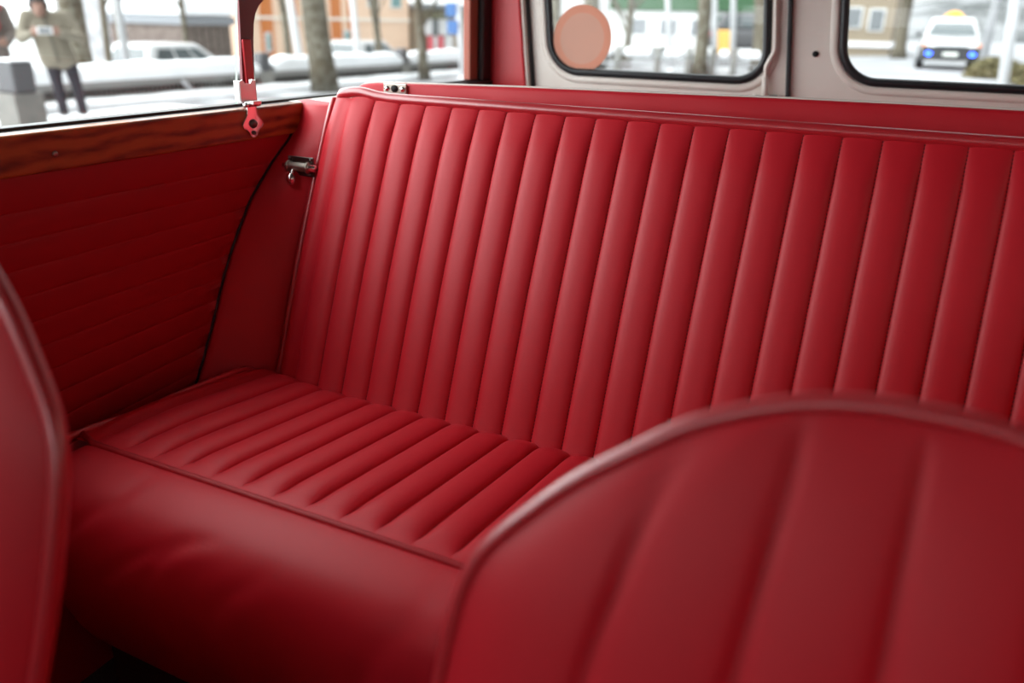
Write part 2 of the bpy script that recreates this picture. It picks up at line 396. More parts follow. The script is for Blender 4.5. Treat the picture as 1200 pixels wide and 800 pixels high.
# ------------------------------------------------------------------ front seats
def pleated_arch(W, H, seams, depth=.055):
    """front seat backrest in its own plane: X across, Z up, -Y the padded face; returns face mesh, piping loop"""
    def half_outline():
        out = []
        pts = [(.190, 0), (.203, .10), (.2095, .19), (.2115, .25), (.2112, .30), (.2060, .355), (.1960, .383), (.1750, .408), (.1520, .431), (.1240, .453), (.0950, .473), (.0569, .489), (.025, .4955), (0, .4965)]
        return [V((x, 0, z)) for x, z in pts]
    ho = catmull(half_outline(), 5)
    return ho
def wid_at(ho, z):
    for a, b in zip(ho, ho[1:]):
        if a.z <= z <= b.z: return lerp(a.x, b.x, (z - a.z) / max(1e-9, b.z - a.z))
    return 0.
def make_front_seat(name, loc, label):
    root = thing(name, loc, label, 'seat', None)
    L = V(loc)
    H = .4965; ho = pleated_arch(.423, H, None)
    TILT = .3                                     # leans back as it rises
    z0 = .155                                     # backrest foot above the floor
    def place(x, y, z):                           # backrest plane to the car
        return V((L.x + x, L.y + y + TILT * (z - H), L.z + z0 + z - TILT * 0))
    SE = [-.165, -.100, -.043, .014, .071, .128]
    SE = [-.1685, -.1135, -.0575, 0, .0575, .1135, .1685]
    SE = [-.105, -.05, 0.0, .05, .105]
    # face: rows follow the outline from rim to centre line -> grid over (z rows, x columns)
    rows = [H * (1 - (1 - i / 60) ** 1.0) for i in range(61)]
    rows = sorted(set([r for r in rows if r < H * .93] + [H * (.93 + .07 * math.sin(PI / 2 * i / 16)) for i in range(17)]))
    def col_ts():
        out = []
        ed = [-1.] + SE + [1.]
        return out
    M = 130
    G = []
    for z in rows:
        w = wid_at(ho, min(z, H - 1e-6)); w = max(w, .002)
        row = []
        for j in range(M + 1):
            a = -math.cos(PI * j / M); s = a * (.35 * abs(a) ** 3 + .65) ; s = max(-1, min(1, s)); x = w * s
            # rim distance
            dxy = min(w - abs(x), (H - z) * 1.0 + .0)
            dn = min(w - abs(x), max(0, (H - z)) * .9)
            rim = 1 - math.exp(-max(0, dn) / .030)
            groove = 0
            for sx in SE:
                sxx = sx * (1 + 1.8 * min(.12, max(0, H - .03 - z)))
                groove += math.exp(-((x - sxx) / .0032) ** 2) * .65 + math.exp(-abs(x - sxx) / .012) * .75
            puff = .012 * rim * (1 - .52 * min(1.25, groove) * sstep(0, .02, dn))
            lower = .012 * math.sin(PI * z / H)
            row.append(place(x, -.001 - puff - lower * rim, z))
        G.append(row)
    face = MB().grid(G, flip=True); br = face.build('backrest', vinyl, root, fix=False)
    loop = [place(p.x, 0, p.z) for p in ho] ; loop2 = [place(-p.x, 0, p.z) for p in ho[::-1]][1:]
    edge = loop + loop2
    MB().tube(edge, .0052, n=10).build('piping', piping_mat, br)
    # side band and back shell
    sh = MB(); D = .062
    Gs = []
    for k, (yy, inset) in enumerate([(.000, .0), (.006, .0015), (.013, .006), (.020, .014), (.026, .026), (.030, .042)]):
        Gs.append([place((abs(p.x) - inset if abs(p.x) > inset else 0) * (1 if i < len(ho) else -1), yy, p.z - inset * (1 if p.z > .3 else 0)) for i, p in enumerate(list(ho) + [V((-q.x, 0, q.z)) for q in ho[::-1]][1:])])
    sh.grid(Gs)
    n = len(Gs[-1]); c = place(0, .036, .25); sh.add(list(Gs[-1]) + [c], [(i, i + 1, n) for i in range(n - 1)])
    sh.build('backrest_shell', vinyl, root)
    # seat cushion and its base (below the picture)
    sc = MB(); Gc = []
    for i in range(25):
        v = i / 24; y = L.y - TILT * H + .03 - .44 * v
        row = []
        for j in range(61):
            u = -1 + 2 * j / 60; w = .198 * (1 - .12 * v ** 4); x = w * math.copysign(abs(u) ** .9, u)
            g = sum(math.exp(-((x - s) / .006) ** 2) for s in SE)
            zz = L.z + z0 - .005 + .075 * (1 - abs(u) ** 6) * (1 - abs(2 * v - 1) ** 7) - .006 * g * (1 - abs(2 * v - 1) ** 6) + .03 * v
            row.append((L.x + x, y, zz))
        Gc.append(row)
    sc.grid(Gc); sc.box(L.x - .185, L.x + .185, L.y - TILT * H - .37, L.y - TILT * H + .02, L.z + z0 - .05, L.z + z0 - .003, 0, .012)
    sc.build('cushion', vinyl, root)
    for sx in (-.17, .17):
        rr = MB()
        rr.tube([(L.x + sx, L.y - TILT * H - .33, L.z + .0), (L.x + sx, L.y - TILT * H - .33, L.z + z0 - .045)], .010)
        rr.tube([(L.x + sx, L.y - TILT * H, L.z + .0), (L.x + sx, L.y - TILT * H, L.z + z0 - .045)], .010)
        rr.tube([(L.x + sx, L.y - TILT * H - .38, L.z + .009), (L.x + sx, L.y - TILT * H + .05, L.z + .009)], .009)
        rr.build('seat_runner', black_plastic, root)
    return root
seat_r = make_front_seat('front_seat', (.7410, -.5910, -.0145), 'red vinyl front seat, out of focus, whose pleated rounded top covers the lower right corner')
seat_l = copy_tree(seat_r); seat_l.location = (.099, -.675, .062); seat_l.rotation_euler = (0, .063, 0)
MB().box(.099 - .17, .099 + .17, -.675 - .50, -.675 - .10, .012, .056, 0, .006).build('seat_plinth', black_plastic, seat_l)
seat_l['label'] = 'red vinyl front seat at the left edge, only the piped side of its backrest showing'

# ------------------------------------------------------------------ car body (the setting)
struct(MB().box(-.16, XC * 2 + .16, -1.75, .05, -.03, .0).build('floor', carpet))
struct(MB().box(-.108, XC * 2 + .108, .07, .70, .27, .30).build('floor_cargo', cargo_mat))
RZ = 1.13
def roof_pt(x, y, dz=0.):
    q = 2 * (x + .17) / (XC * 2 + .34) - 1; k = abs(q) ** 3
    return (x + (-.05 if q > 0 else .05) * k, y, RZ - .04 * k - .06 * sstep(-1.1, -1.4, y) + dz)
roof = MB()
xs = [lerp(-.17, XC * 2 + .17, i / 24) for i in range(25)]; ys_ = [lerp(-1.45, .74, i / 16) for i in range(17)]
roof.grid([[roof_pt(x, y) for y in ys_] for x in xs], flip=True).grid([[roof_pt(x, y, .035) for y in ys_] for x in xs])
struct(roof.build('ceiling', headlining, fix=False))
# --- left side
wl = MB().box(-.19, -.170, -1.75, .74, -.12, .668)                    # outer skin
wl.box(-.19, -.10, -1.75, .74, 1.05, 1.10)                            # cant rail above the windows
wl.box(-.175, -.125, -1.75, -1.08, .668, 1.05)                         # unseen front pillar, widened to keep side light off the seat
struct(wl.build('wall_left', cream_light))
wr = MB(); W2 = XC * 2
wr.box(W2 + .170, W2 + .19, -1.75, .74, -.12, .668).box(W2 + .06, W2 + .19, -1.75, .74, 1.0, 1.085).box(W2 + .125, W2 + .175, -1.75, -1.30, .668, 1.0)
wr.box(W2 + .109, W2 + .17, -1.75, .70, -.02, .672)
struct(wr.build('wall_right', red_paint))
fr = MB().box(-.17, W2 + .17, -1.80, -1.62, -.05, .80, 0, .02).box(-.12, W2 + .12, -1.50, -1.40, .87, 1.10)  # unseen front; windscreen opening narrowed to hold back light
struct(fr.build('wall_front', black_plastic))
# pale sill ledge behind the rail
struct(MB().box(-.172, -.02, .034, .33, .645, .6705, 0, .002).build('trim_1', cream_light))
# window channel under the side glass
tr = MB().box(-.168, -.128, -1.30, .735, .650, .6700, 0, .003)
tr.box(-.158, -.139, -1.30, .735, .6690, .6735, 0, .001)
struct(tr.build('trim_2', black_rubber))
# vertical channel at the rear of the side glass, brown frame and rubber
struct(MB().box(-.158, -.142, .598, .632, .672, 1.05, 0, .002).build('trim_3', red_brown))
struct(MB().box(-.166, -.132, .632, .682, .668, 1.05, 0, .006).build('trim_4', black_rubber))
struct(MB().box(-.150, -.128, .47, .66, .6550, .6660, 0, .002).build('trim_5', red_brown))
# B post between the two side panes, flared at the top
pp = [(-.0475, .668), (-.0465, .70), (-.0395, .807), (-.030, 1.05), (.07, 1.05), (.052, .86), (.022, .822), (.0085, .8075), (-.002, .800), (-.0095, .790), (-.0145, .777), (-.018, .755), (-.0215, .72), (-.024, .690), (-.024, .668)]
po = MB().prism([(a, b) for a, b in pp], -.1515, -.1475, 'x')
struct(po.build('trim_6', pillar_mat))
struct(MB().box(-.1480, -.1440, -.0420, -.0260, .69, .757, 0, .0015).build('trim_7', red_paint))
# glass
def pane(name, x, y0, y1, z0, z1):
    m = MB().box(x - .0018, x + .0018, y0, y1, z0, z1)
    o = m.build(name, [pane_mat, pane_edge])
    for p in o.data.polygons:
        if abs(p.normal.x) < .5: p.material_index = 1
    return struct(o)
w1 = MB().prism([(-1.29, .670), (-.0678, .670), (-.0493, .8064), (-.030, 1.05), (-1.29, 1.05)], -.1443, -.1407, 'x').build('window_1', [pane_mat, pane_edge])
for p in w1.data.polygons:
    if abs(p.normal.x) < .5: p.material_index = 1
struct(w1)
pane('window_2', -.1500, -.020, .600, .672, 1.05)
pane('window_3', W2 + .146, -1.29, .62, .672, 1.0)
# --- rear: red corner pillar, doors
def shx(p): return V((p.x - .11 * (p.z - .75), p.y, p.z))
cpz = MB().box(-.175, -.0600, .672, .73, .30, 1.02, 0, .004).map(lambda p: V((p.x - .11 * (p.z - .75) * (1 if p.x > -.1 else .3), p.y, p.z)))
struct(cpz.build('wall_rear', red_paint))
struct(MB().box(-.0597, -.0555, .676, .72, .30, 1.02, 0, .0015).map(shx).build('trim_8', cream))
struct(MB().box(-.0555, -.0515, .690, .725, .30, 1.02).map(shx).build('trim_9', black_rubber))
struct(MB().box(-.17, W2 + .17, .68, .76, 1.085, 1.12).build('wall_rear_header', cream))
struct(MB().box(W2 + .05, W2 + .175, .672, .73, .30, 1.02, 0, .004).build('wall_rear_right', red_paint))
def rrect(x0, x1, z0, z1, r, n=10):
    out = []
    for cx, cz, a0 in ((x1 - r, z0 + r, -PI / 2), (x1 - r, z1 - r, 0), (x0 + r, z1 - r, PI / 2), (x0 + r, z0 + r, PI)):
        for k in range(n + 1): a = a0 + PI / 2 * k / n; out.append((cx + r * math.cos(a), cz + r * math.sin(a)))
    return out
def door_panel(x0, x1, z0, z1, inner, y0, y1):
    """door skin with a rounded window opening, extruded from y0 to y1"""
    cx = (min(p[0] for p in inner) + max(p[0] for p in inner)) / 2; cz = (min(p[1] for p in inner) + max(p[1] for p in inner)) / 2
    outer = []
    for (x, z) in inner:
        dx, dz = x - cx, z - cz
        t = min(((x1 - cx) / dx if dx > 1e-9 else (x0 - cx) / dx if dx < -1e-9 else 1e9), ((z1 - cz) / dz if dz > 1e-9 else (z0 - cz) / dz if dz < -1e-9 else 1e9))
        outer.append([cx + dx * t, cz + dz * t])
    for c in ((x0, z0), (x1, z0), (x1, z1), (x0, z1)):
        k = min(range(len(outer)), key=lambda i: (outer[i][0] - c[0]) ** 2 + (outer[i][1] - c[1]) ** 2); outer[k] = list(c)
    n = len(inner); m = MB()
    vs = [(x, y0, z) for x, z in outer] + [(x, y0, z) for x, z in inner] + [(x, y1, z) for x, z in inner] + [(x, y1, z) for x, z in outer]
    fs = []
    for a in range(4):
        for i in range(n):
            j = (i + 1) % n; b = (a + 1) % 4; fs.append((a * n + i, a * n + j, b * n + j, b * n + i))
    return m.add(vs, fs, 0, False)
def rear_door(name, x0, x1, wx0, wx1, wz0):
    inner = rrect(wx0 - .010, wx1 + .010, wz0 - .010, 1.066, .062)
    d = struct(door_panel(x0, x1, .25, 1.095, inner, .700, .722).map(shx).build(name, cream))
    g = rrect(wx0 - .0062, wx1 + .0062, wz0 - .0068, 1.0625, .058)
    MB().tube([(x, .699, z) for x, z in g], .0076, n=12, closed=True, up=(0, 1, 0)).map(shx).build('window_gasket', black_rubber, d)
    g = rrect(wx0 - .0215, wx1 + .0215, wz0 - .0215, 1.072, .072)
    MB().tube([(x, .7005, z) for x, z in g], .0075, n=10, closed=True, sq=(.6, 1), up=(0, 1, 0)).map(shx).build('pressed_rim', cream, d)
    pm = MB().prism(rrect(wx0 - .004, wx1 + .004, wz0 - .004, 1.06, .056), .698, .7012, 'y').map(shx)
    pm.build('glass_pane', pane_mat, d)
    return d
door1 = rear_door('door_1', -.0500, .4650, -.0015, .4225, .7005)
door2 = rear_door('door_2', .4735, .9980, .5680, .9700, .7085)
struct(MB().box(.4655, .4730, .690, .724, .25, 1.09, 0, .002).map(shx).build('trim_10', black_rubber))
# locking rod on the first door
rod = MB().tube(catmull([(.4450, .690, 1.0), (.4450, .690, .80), (.4450, .690, .760), (.4435, .690, .747), (.4370, .690, .734), (.4308, .690, .722), (.4290, .690, .710), (.4290, .690, .700)], 6), .0042, n=10).map(shx)
rod.build('lock_rod', cream, door1)
br = MB().tube([(.4285, .690, .703), (.4285, .690, .66)], .0055, n=10).box(.405, .455, .692, .700, .60, .6725, 0, .003)
br.box(.411, .422, .686, .693, .660, .669, 1, .002).box(.436, .452, .686, .693, .660, .671, 1, .002).map(shx)
br.build('rod_bracket', [cream, dark_steel], door1)
b = bmesh.new(); bmesh.ops.create_cone(b, cap_ends=True, segments=20, radius1=.0055, radius2=.0050, depth=.003)
MB().bm(b, 0, True, Matrix.Translation((.5155, .699, .7455)) @ Matrix.Rotation(PI / 2, 4, 'X')).build('screw_hole', dark_hole, door2)
# round sticker on the first door's glass
stk = MB()
for r0, r1, mi in ((0, .0475, 0), (.0475, .0625, 1)):
    n = 48; ring = lambda r, y: [(.0622 + r * math.cos(2 * PI * k / n), y, .7580 + r * 1.03 * math.sin(2 * PI * k / n)) for k in range(n)]
    if r0 == 0: stk.add(ring(r1, .6958), [tuple(range(n))], mi, False)
    else:
        stk.add(ring(r0, .6958) + ring(r1, .6958), [(k, (k + 1) % n, (k + 1) % n + n, k + n) for k in range(n)], mi, False)
        stk.add(ring(r1, .6958) + ring(r1, .6975), [(k, (k + 1) % n, (k + 1) % n + n, k + n) for k in range(n)], mi, False)
        stk.add(ring(r1, .6975), [tuple(range(n))], mi, False)
tag(stk.build('round_sticker', [sticker_mat, sticker_rim]), 'round faded pink sticker on the rear door window', 'sticker')

# --- trim panels inside the left side
def curve_y(z): return interp(z, [(.0, -.33), (.20, -.29), (.30, -.236), (.3436, -.2095), (.3986, -.180), (.455, -.1525), (.4975, -.1270), (.548, -.090), (.589, -.0455), (.610, -.018), (.6243, .0036), (.645, .020), (.672, .030)])
zs = [.629, .5925, .5650, .5375, .5100, .4825, .4550, .4275, .40, .3725, .345, .3175, .29, .2625, .235, .2075, .18]
G = []
for k in range(len(zs) - 1):
    for t in (0, .03, .08, .16, .3, .45, .6, .75, .88, .95, .985):
        z = lerp(zs[k], zs[k + 1], t); row = []
        kk = k + t
        for i in range(41):
            y = -1.2 + i / 40 * 1.26
            f = (-.08 - y) / .375                       # seams fan out slightly towards the front
            zz = z - .0024 * f * max(0, kk - 1) if kk > 1 else z
            yc = curve_y(zz); y2 = min(y, yc - .004)
            if i == 40: y2 = yc - .004
            h = .0016 * pillow(t)
            row.append((-.1115 + h, y2, zz))
        G.append(row)
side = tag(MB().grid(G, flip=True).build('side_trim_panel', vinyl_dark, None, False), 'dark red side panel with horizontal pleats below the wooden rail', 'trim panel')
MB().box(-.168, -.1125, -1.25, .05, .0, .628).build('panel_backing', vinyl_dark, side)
# wooden rail
rl = MB().box(-.1265, -.1065, -1.25, .031, .6285, .6708, 0, .003, 3)
rail = tag(rl.build('wooden_rail', wood), 'varnished wooden rail along the top of the left side panel', 'rail')
for (y, z) in ((-.375, .6465),):
    b = bmesh.new(); bmesh.ops.create_cone(b, cap_ends=True, segments=14, radius1=.0036, radius2=.0028, depth=.002)
    MB().bm(b, 0, True, Matrix.Translation((-.1062, y, z)) @ Matrix.Rotation(PI / 2, 4, 'Y')).build('screw', dull_chrome, rail)
# plain quarter panel between side panel and backrest
G = []
def seat_face_y(z): return interp(z, [(p.z, p.y) for p in prof]) + .030
for i in range(41):
    z = .02 + (.668 - .02) * i / 40; yc = curve_y(z)
    ye = max(seat_face_y(z) if z > .25 else -.17, -.20)
    ye = min(ye, .032)
    row = [(-.1300, yc + .010, z), (-.1120, yc + .003, z), (-.1085, yc - .001, z), (-.1050, yc + .0005, z)]
    for t in (.1, .3, .5, .7, .9, 1.0): row.append((lerp(-.105, -.0425, t), lerp(yc, ye, t) - .006 * math.sin(PI * t), z))
    row.append((-.0415, ye + .012, z)); G.append(row)
G.append([(x, y + .003, z + .0026) for x, y, z in G[-1]]); G.append([(x, y + .03, z + .0005) for x, y, z in G[-1]])
qp = MB().grid(G, flip=True)
tag(qp.build('quarter_panel', vinyl, None, False), 'plain red vinyl panel between the pleated side panel and the backrest', 'trim panel')
# dark bead put in as the shade of the gap along its curved edge
be = [(-.1098, curve_y(z / 100) - .003, z / 100) for z in range(20, 65)]
tag(MB().tube(be, .0017, n=8).build('gap_shade', black_rubber), 'thin black bead standing for the shaded gap along the curved edge of the side panel', 'gap shade')

# barrel bolt on the quarter panel
bl = thing('barrel_bolt', (-.07, -.045, .588), 'small chrome sliding bolt between side panel and backrest', 'bolt')
byf = lambda z: 0
m = MB().box(-.096, -.051, -.0405, -.0375, .5775, .6045, 0, .001)
for cx in (-.092, -.055):
    for cz in (.581, .601): m.sph((cx, -.0412, cz), .0022)
m.build('back_plate', dark_steel, bl)
m = MB().tube([(-.0930, -.0455, .591), (-.0925, -.0455, .591), (-.0535, -.0455, .591), (-.053, -.0455, .591)], .0062, n=16)
for cx in (-.090, -.0565): m.tube([(cx - .002, -.0455, .591), (cx + .002, -.0455, .591)], .0078, n=16)
m.build('guide_loop', dull_chrome, bl)
MB().tube([(-.0995, -.0455, .591), (-.097, -.0455, .591), (-.0435, -.0455, .591)], .0046, n=12).build('bolt_rod', chrome, bl)
MB().tube([(-.080, -.049, .588), (-.080, -.0545, .580)], .0028, n=10).sph((-.080, -.0565, .5745), .0078, 0, (.95, .75, 1.15)).build('knob', chrome, bl)
bl.location.x += .011; bl.location.y += .003

# window catch: channel clip on the post, hinge and flared plate on the rail
wc = thing('window_catch', (-.108, -.078, .634), 'chrome window catch at the foot of the post, on the wooden rail', 'catch')
XO = -.1065
m = MB()
m.box(-.119, -.1085, -.0935, -.0920, .680, .7065, 0, .0004).box(-.119, -.1085, -.0645, -.0630, .680, .7065, 0, .0004)
m.prism([(-.0935, .6795), (-.063, .6795), (-.063, .7045), (-.069, .7075), (-.0735, .7025), (-.083, .7025), (-.0875, .7075), (-.0935, .7055)], -.1105, -.1085, 'x')
m.box(-.1105, -.094, -.086, -.0705, .676, .681, 0, .001)
m.build('channel_clip', satin_chrome, wc)
m = MB()
for y0, y1 in ((-.0925, -.0855), (-.0835, -.0735), (-.0715, -.0645)): m.tube([(-.1045, y0, .6755), (-.1045, y1, .6755)], .0032, n=12)
m.build('hinge', chrome, wc)
half = [(.0085, .674), (.0085, .668), (.0095, .662), (.0135, .657), (.0175, .653), (.0190, .6495), (.0175, .6455), (.0125, .6435), (.0085, .6405), (.0062, .636), (.0035, .6335), (0, .6328)]
cyc = -.0795
poly = [(cyc + a, z) for a, z in half] + [(cyc - a, z) for a, z in half[::-1][1:]]
lp = MB().prism(poly, -.1066, -.1042, 'x').tube([(-.1042, y, z) for y, z in poly], .0007, n=6, closed=True)
lower = lp.build('flared_plate', chrome, wc)
m = MB(); b = bmesh.new(); bmesh.ops.create_cone(b, cap_ends=True, segments=20, radius1=.0068, radius2=.0050, depth=.004)
m.bm(b, 0, True, Matrix.Translation((-.1030, cyc, .6505)) @ Matrix.Rotation(PI / 2, 4, 'Y'))
b = bmesh.new(); bmesh.ops.create_cone(b, cap_ends=True, segments=16, radius1=.0032, radius2=.0026, depth=.003)
m.bm(b, 0, True, Matrix.Translation((-.1032, cyc, .6385)) @ Matrix.Rotation(PI / 2, 4, 'Y'))
m.build('screw', dark_steel, lower)
# ------------------------------------------------------------------ outside: ground
GZ = -.60
def ground_z(x, y):
    if x < -11.15: return -1.38
    return lerp(-.60, -.30, sstep(-8, 0, x))
def gsurf(name, xs, ys, m, dz=0.):
    return struct(MB().grid([[(x, y, ground_z(x, y) + dz) for y in ys] for x in xs], flip=True).build(name, m, None, False))
YS = [-30, -10, 0, 10, 20, 30, 50, 80, 140]
gsurf('ground_roadside', [-11.1] + [-11 + .5 * i for i in range(17)], YS, ground_mat)
gsurf('ground_road', [-3 + .5 * i for i in range(11)] + [4, 8, 30, 80], YS, road_mat)
gsurf('ground_lower_street', [-140, -60, -30, -20, -15, -11.2], YS, low_mat)
struct(MB().box(-11.3, -11.1, -30, 60, -1.5, -.62).build('retaining_wall', concrete))
# unseen wall added on the car's right to block light
struct(MB().box(2.3, 2.6, -9, 6.5, -.5, 5.0).build('light_block_wall', shed_mat))

# ------------------------------------------------------------------ roadside rail on the parapet, with its posts
gr = thing('guard_rail', (-10.9, 12, GZ), 'long grey roadside rail with dark grille and stone posts, topped with snow', 'guard rail')
MB().box(-11.02, -10.80, -6, 40, -.345, -.20, 0, .03).build('beam', rail_grey, gr)
MB().box(-10.94, -10.92, -6, 40, -.47, -.34).build('backing_strip', slot_dark, gr)
m = MB(); n_ = 460; vs = []
for i in range(n_ + 1):
    y = 2 + .045 * i; x = -10.915 if i % 2 else -10.893
    vs += [(x, y, -.47), (x, y, -.34)]
for i in range(n_): m.f.append((2 * i, 2 * i + 2, 2 * i + 3, 2 * i + 1)); m.mi.append(i % 2); m.sm.append(False)
m.v = vs
m.build('grille', [rail_grey, slot_dark], gr, False)
MB().box(-11.05, -10.72, -6, 40, -.66, -.46, 0, .03).build('kerb', concrete, gr)
for py in (2.1, 11.82, 16.66, 21.5, 26.3):
    p = MB().box(-11.06, -10.76, py - .17, py + .17, -.66, -.27, 0, .02).build('post', concrete, gr)
    MB().box(-11.02, -10.80, py - .13, py + .13, -.27, .10, 0, .03).build('post_cap', concrete_dark, p)
for yy in (9.75,):
    MB().tube([(-10.70, yy - .12, -.30), (-10.70, yy + .14, -.52)], .035, n=8).build('brace', pale_pole, gr)
def snow_ridge(name, x0, x1, y0, y1, z0, z1, seed, label):
    rnd = random.Random(seed); n = int((y1 - y0) / .22); G = []
    ph = [rnd.uniform(0, 6) for _ in range(4)]
    for i in range(n + 1):
        y = lerp(y0, y1, i / n); e = min(1, min(i, n - i) / 1.2)
        hh = (z1 - z0) * (1 + .05 * math.sin(y * 3.1 + ph[0]) + .04 * math.sin(y * 7.3 + ph[1])) * (.5 + .5 * e)
        row = []
        for k in range(13):
            a = PI * k / 12; cx = (x0 + x1) / 2; r = (x1 - x0) / 2 * (1 + .06 * math.sin(y * 4 + ph[2]))
            ca = math.cos(a); sa = math.sin(a)
            row.append((cx + r * math.copysign(abs(ca) ** .6, ca), y, z0 + hh * sa ** .5))
        G.append(row)
    return tag(MB().grid(G).build(name, snow, None, False), label, 'snow', None, 'stuff')
for i, (a, b) in enumerate(((2.4, 11.62), (12.0, 16.48), (16.84, 21.3), (21.7, 26.1))):
    snow_ridge('snow', -11.08, -10.76, a, b, -.235, .025, i, ['thick snow lying on the near length of the grey roadside rail', 'thick snow lying on the rail behind the big mossy tree', 'thick snow lying on the rail past the big mossy tree', 'thick snow on the far end of the roadside rail'][i])
snow_ridge('snow', -10.98, -10.55, 2.4, 30, -.60, -.47, 9, 'low snow along the kerb under the grey roadside rail')
snow_ridge('snow', -9.9, -8.7, 3.5, 8.6, -.62, -.52, 11, 'trampled snow heap on the pavement by the standing people')
# near bollard at the left
bo = thing('bollard', (-8.27, 5.07, GZ), 'stone bollard with dark grey cap beside the two people', 'bollard')
bo.rotation_euler = (0, 0, 0)
m = MB().prism([(-8.27 - .19, -.60), (-8.27 + .19, -.60), (-8.27 + .165, -.08), (-8.27 - .165, -.08)], 4.90, 5.24, 'y'); m.build('base', concrete, bo)
MB().box(-8.42, -8.12, 4.94, 5.20, -.08, .25, 0, .03).build('cap', concrete_dark, bo)
MB().box(-8.43, -8.11, 4.93, 5.21, .25, .275, 0, .012).build('snow_cover', snow, bo)

# second rail behind the car: slim posts with snow between
r2 = thing('snowy_fence', (-5.6, 21.9, -.5), 'low white fence with slim grey posts seen through the rear door window', 'fence')
A = V((-8.2, 20.75, 0)); B = V((-3.3, 22.88, 0)); dv = (B - A).normalized()
for q in (718, 766, 803, 832, 857):
    t = (q - 660) / 240
    c = A.lerp(B, t); gz = -.50
    MB().box(c.x - .07, c.x + .07, c.y - .07, c.y + .07, gz - .1, .22, 0, .02).build('post', concrete, r2)
for z in (.02, -.22):
    MB().tube([(A.x, A.y, z), (B.x, B.y, z)], .035, n=8).build('rail', pale_pole, r2)
ks = [660, 718, 766, 803, 832, 857, 895]
for a, b in zip(ks, ks[1:]):
    t0 = (a - 660) / 240 + .03; t1 = (b - 660) / 240 - .03; p0 = A.lerp(B, t0); p1 = A.lerp(B, t1)
    n = 8; pts = [p0.lerp(p1, k / n) + V((0, 0, .06)) for k in range(n + 1)]
    MB().tube(pts, [.05] + [.12 + .02 * math.sin(k * 2.1 + a) for k in range(n - 1)] + [.05], n=10).build('snow_cover', snow, r2)

# ------------------------------------------------------------------ trees
def tree(loc, top, r0, r1, h, label, m, seed, branches=7, fork=2.2, group='bare street trees', lowfork=None, flare=1.5):
    rnd = random.Random(seed); root = thing('bare_tree', loc, label, 'tree', group); L = V(loc); D = V(top) - L
    pts = []; rr = []
    for k in range(15):
        t = k / 14; z = h * t; p = L + V((D.x * z / max(D.z, .1), D.y * z / max(D.z, .1), z)); p += V((math.sin(t * 9 + seed) * .03, math.cos(t * 7 + seed) * .03, 0)) * (h / 6)
        pts.append(p); rr.append(lerp(r0, r1, t) * (1 + (flare - 1) * math.exp(-z / .22)))
    m1 = MB().tube(pts, rr, n=14)
    for i, v in enumerate(m1.v):                       # knobbly bark
        k = 1 + .07 * math.sin(v[2] * 9 + i % 14 * 1.3 + seed) + .05 * math.sin(v[2] * 23 + i % 14 * 2.1)
        c = pts[min(i // 14, 14)]; m1.v[i] = (c.x + (v[0] - c.x) * k, c.y + (v[1] - c.y) * k, v[2])
    m1.build('trunk', m, root)
    def limb(p, d, ln, r, lev, mb):
        P = [p]; q = V(p); dd = V(d).normalized()
        for k in range(5):
            dd = (dd + V((rnd.uniform(-.2, .2), rnd.uniform(-.2, .2), .12))).normalized(); q = q + dd * ln / 5; P.append(V(q))
        mb.tube(P, [r * (1 - .14 * k) for k in range(6)], n=7)
        if lev:
            for _ in range(3):
                k = rnd.randint(2, 5); e = (dd + V((rnd.uniform(-1, 1), rnd.uniform(-1, 1), rnd.uniform(.0, .8)))).normalized()
                limb(P[k], e, ln * .6, r * .45, lev - 1, mb)
    for b_ in range(branches):
        z = lerp(fork, h * .98, b_ / max(1, branches - 1)) if lowfork is None else lowfork + b_ * .35
        i = min(13, int(z / h * 14)); p = pts[i].lerp(pts[i + 1], z / h * 14 - i); a = rnd.uniform(0, 6.28)
        mb = MB(); limb(p, (math.cos(a) * .8, math.sin(a) * .8, .8), h * .32, lerp(r0, r1, z / h) * .5, 2, mb); mb.build('branch', m, root)
    return root
tree((-10.02, 12.48, GZ), (-10.02, 12.40, .75), .235, .20, 7, 'big mossy tree trunk in front of the snow topped rail', bark, 1, flare=1.25)
tree((-13.55, 10.02, -1.38), (-14.20, 10.42, .95), .24, .16, 7, 'leaning mossy tree trunk right behind the person in the beige jacket', bark, 2)
tree((-15.0, 11.75, -1.38), (-15.08, 11.79, .98), .07, .06, 6, 'very thin bare tree between leaning trunk and lamp post', bark2, 3, 6)
tree((-16.1, 13.05, -1.38), (-16.67, 13.42, 1.0), .10, .08, 6, 'slim dark tree leaning beside the grey lamp post', bark2, 4, 6)
tree((-16.6, 15.3, -1.38), (-16.97, 15.69, 1.07), .07, .06, 6, 'thin straight tree in front of the brown shed', bark, 5, 6)
tree((-13.5, 15.6, -1.38), (-13.87, 16.0, 1.1), .09, .08, 6, 'grey tree in front of the orange striped building, left of the mossy trunk', bark2, 6, 6)
tree((-11.85, 17.15, -1.38), (-12.0, 17.26, .9), .09, .075, 5.5, 'slim tree with low spreading branches behind the second white car', bark2, 7, 7, lowfork=1.6)
tree((-10.35, 16.75, -.62), (-10.45, 16.82, .9), .105, .085, 6, 'forked mossy tree standing right beside a rail post', bark, 8, 7, lowfork=1.15)
tree((-9.3, 22.5, -.55), (-9.66, 22.91, 1.36), .24, .2, 7, 'thick grey tree behind the round sticker, at its left', bark2, 9, 7)
tree((-9.0, 25.0, -.55), (-9.4, 25.34, 1.19), .26, .22, 7, 'thick grey tree just right of the round sticker', bark2, 10, 7)
tree((-8.15, 25.38, -.5), (-8.2, 25.5, 1.2), .12, .10, 6, 'slim bare tree forking low, seen through the rear door window', bark2, 11, 6, lowfork=.9)
tree((-4.93, 21.95, -.48), (-5.07, 22.15, 1.4), .17, .155, 7, 'mossy tree trunk standing at the white fence', bark, 12, 7)
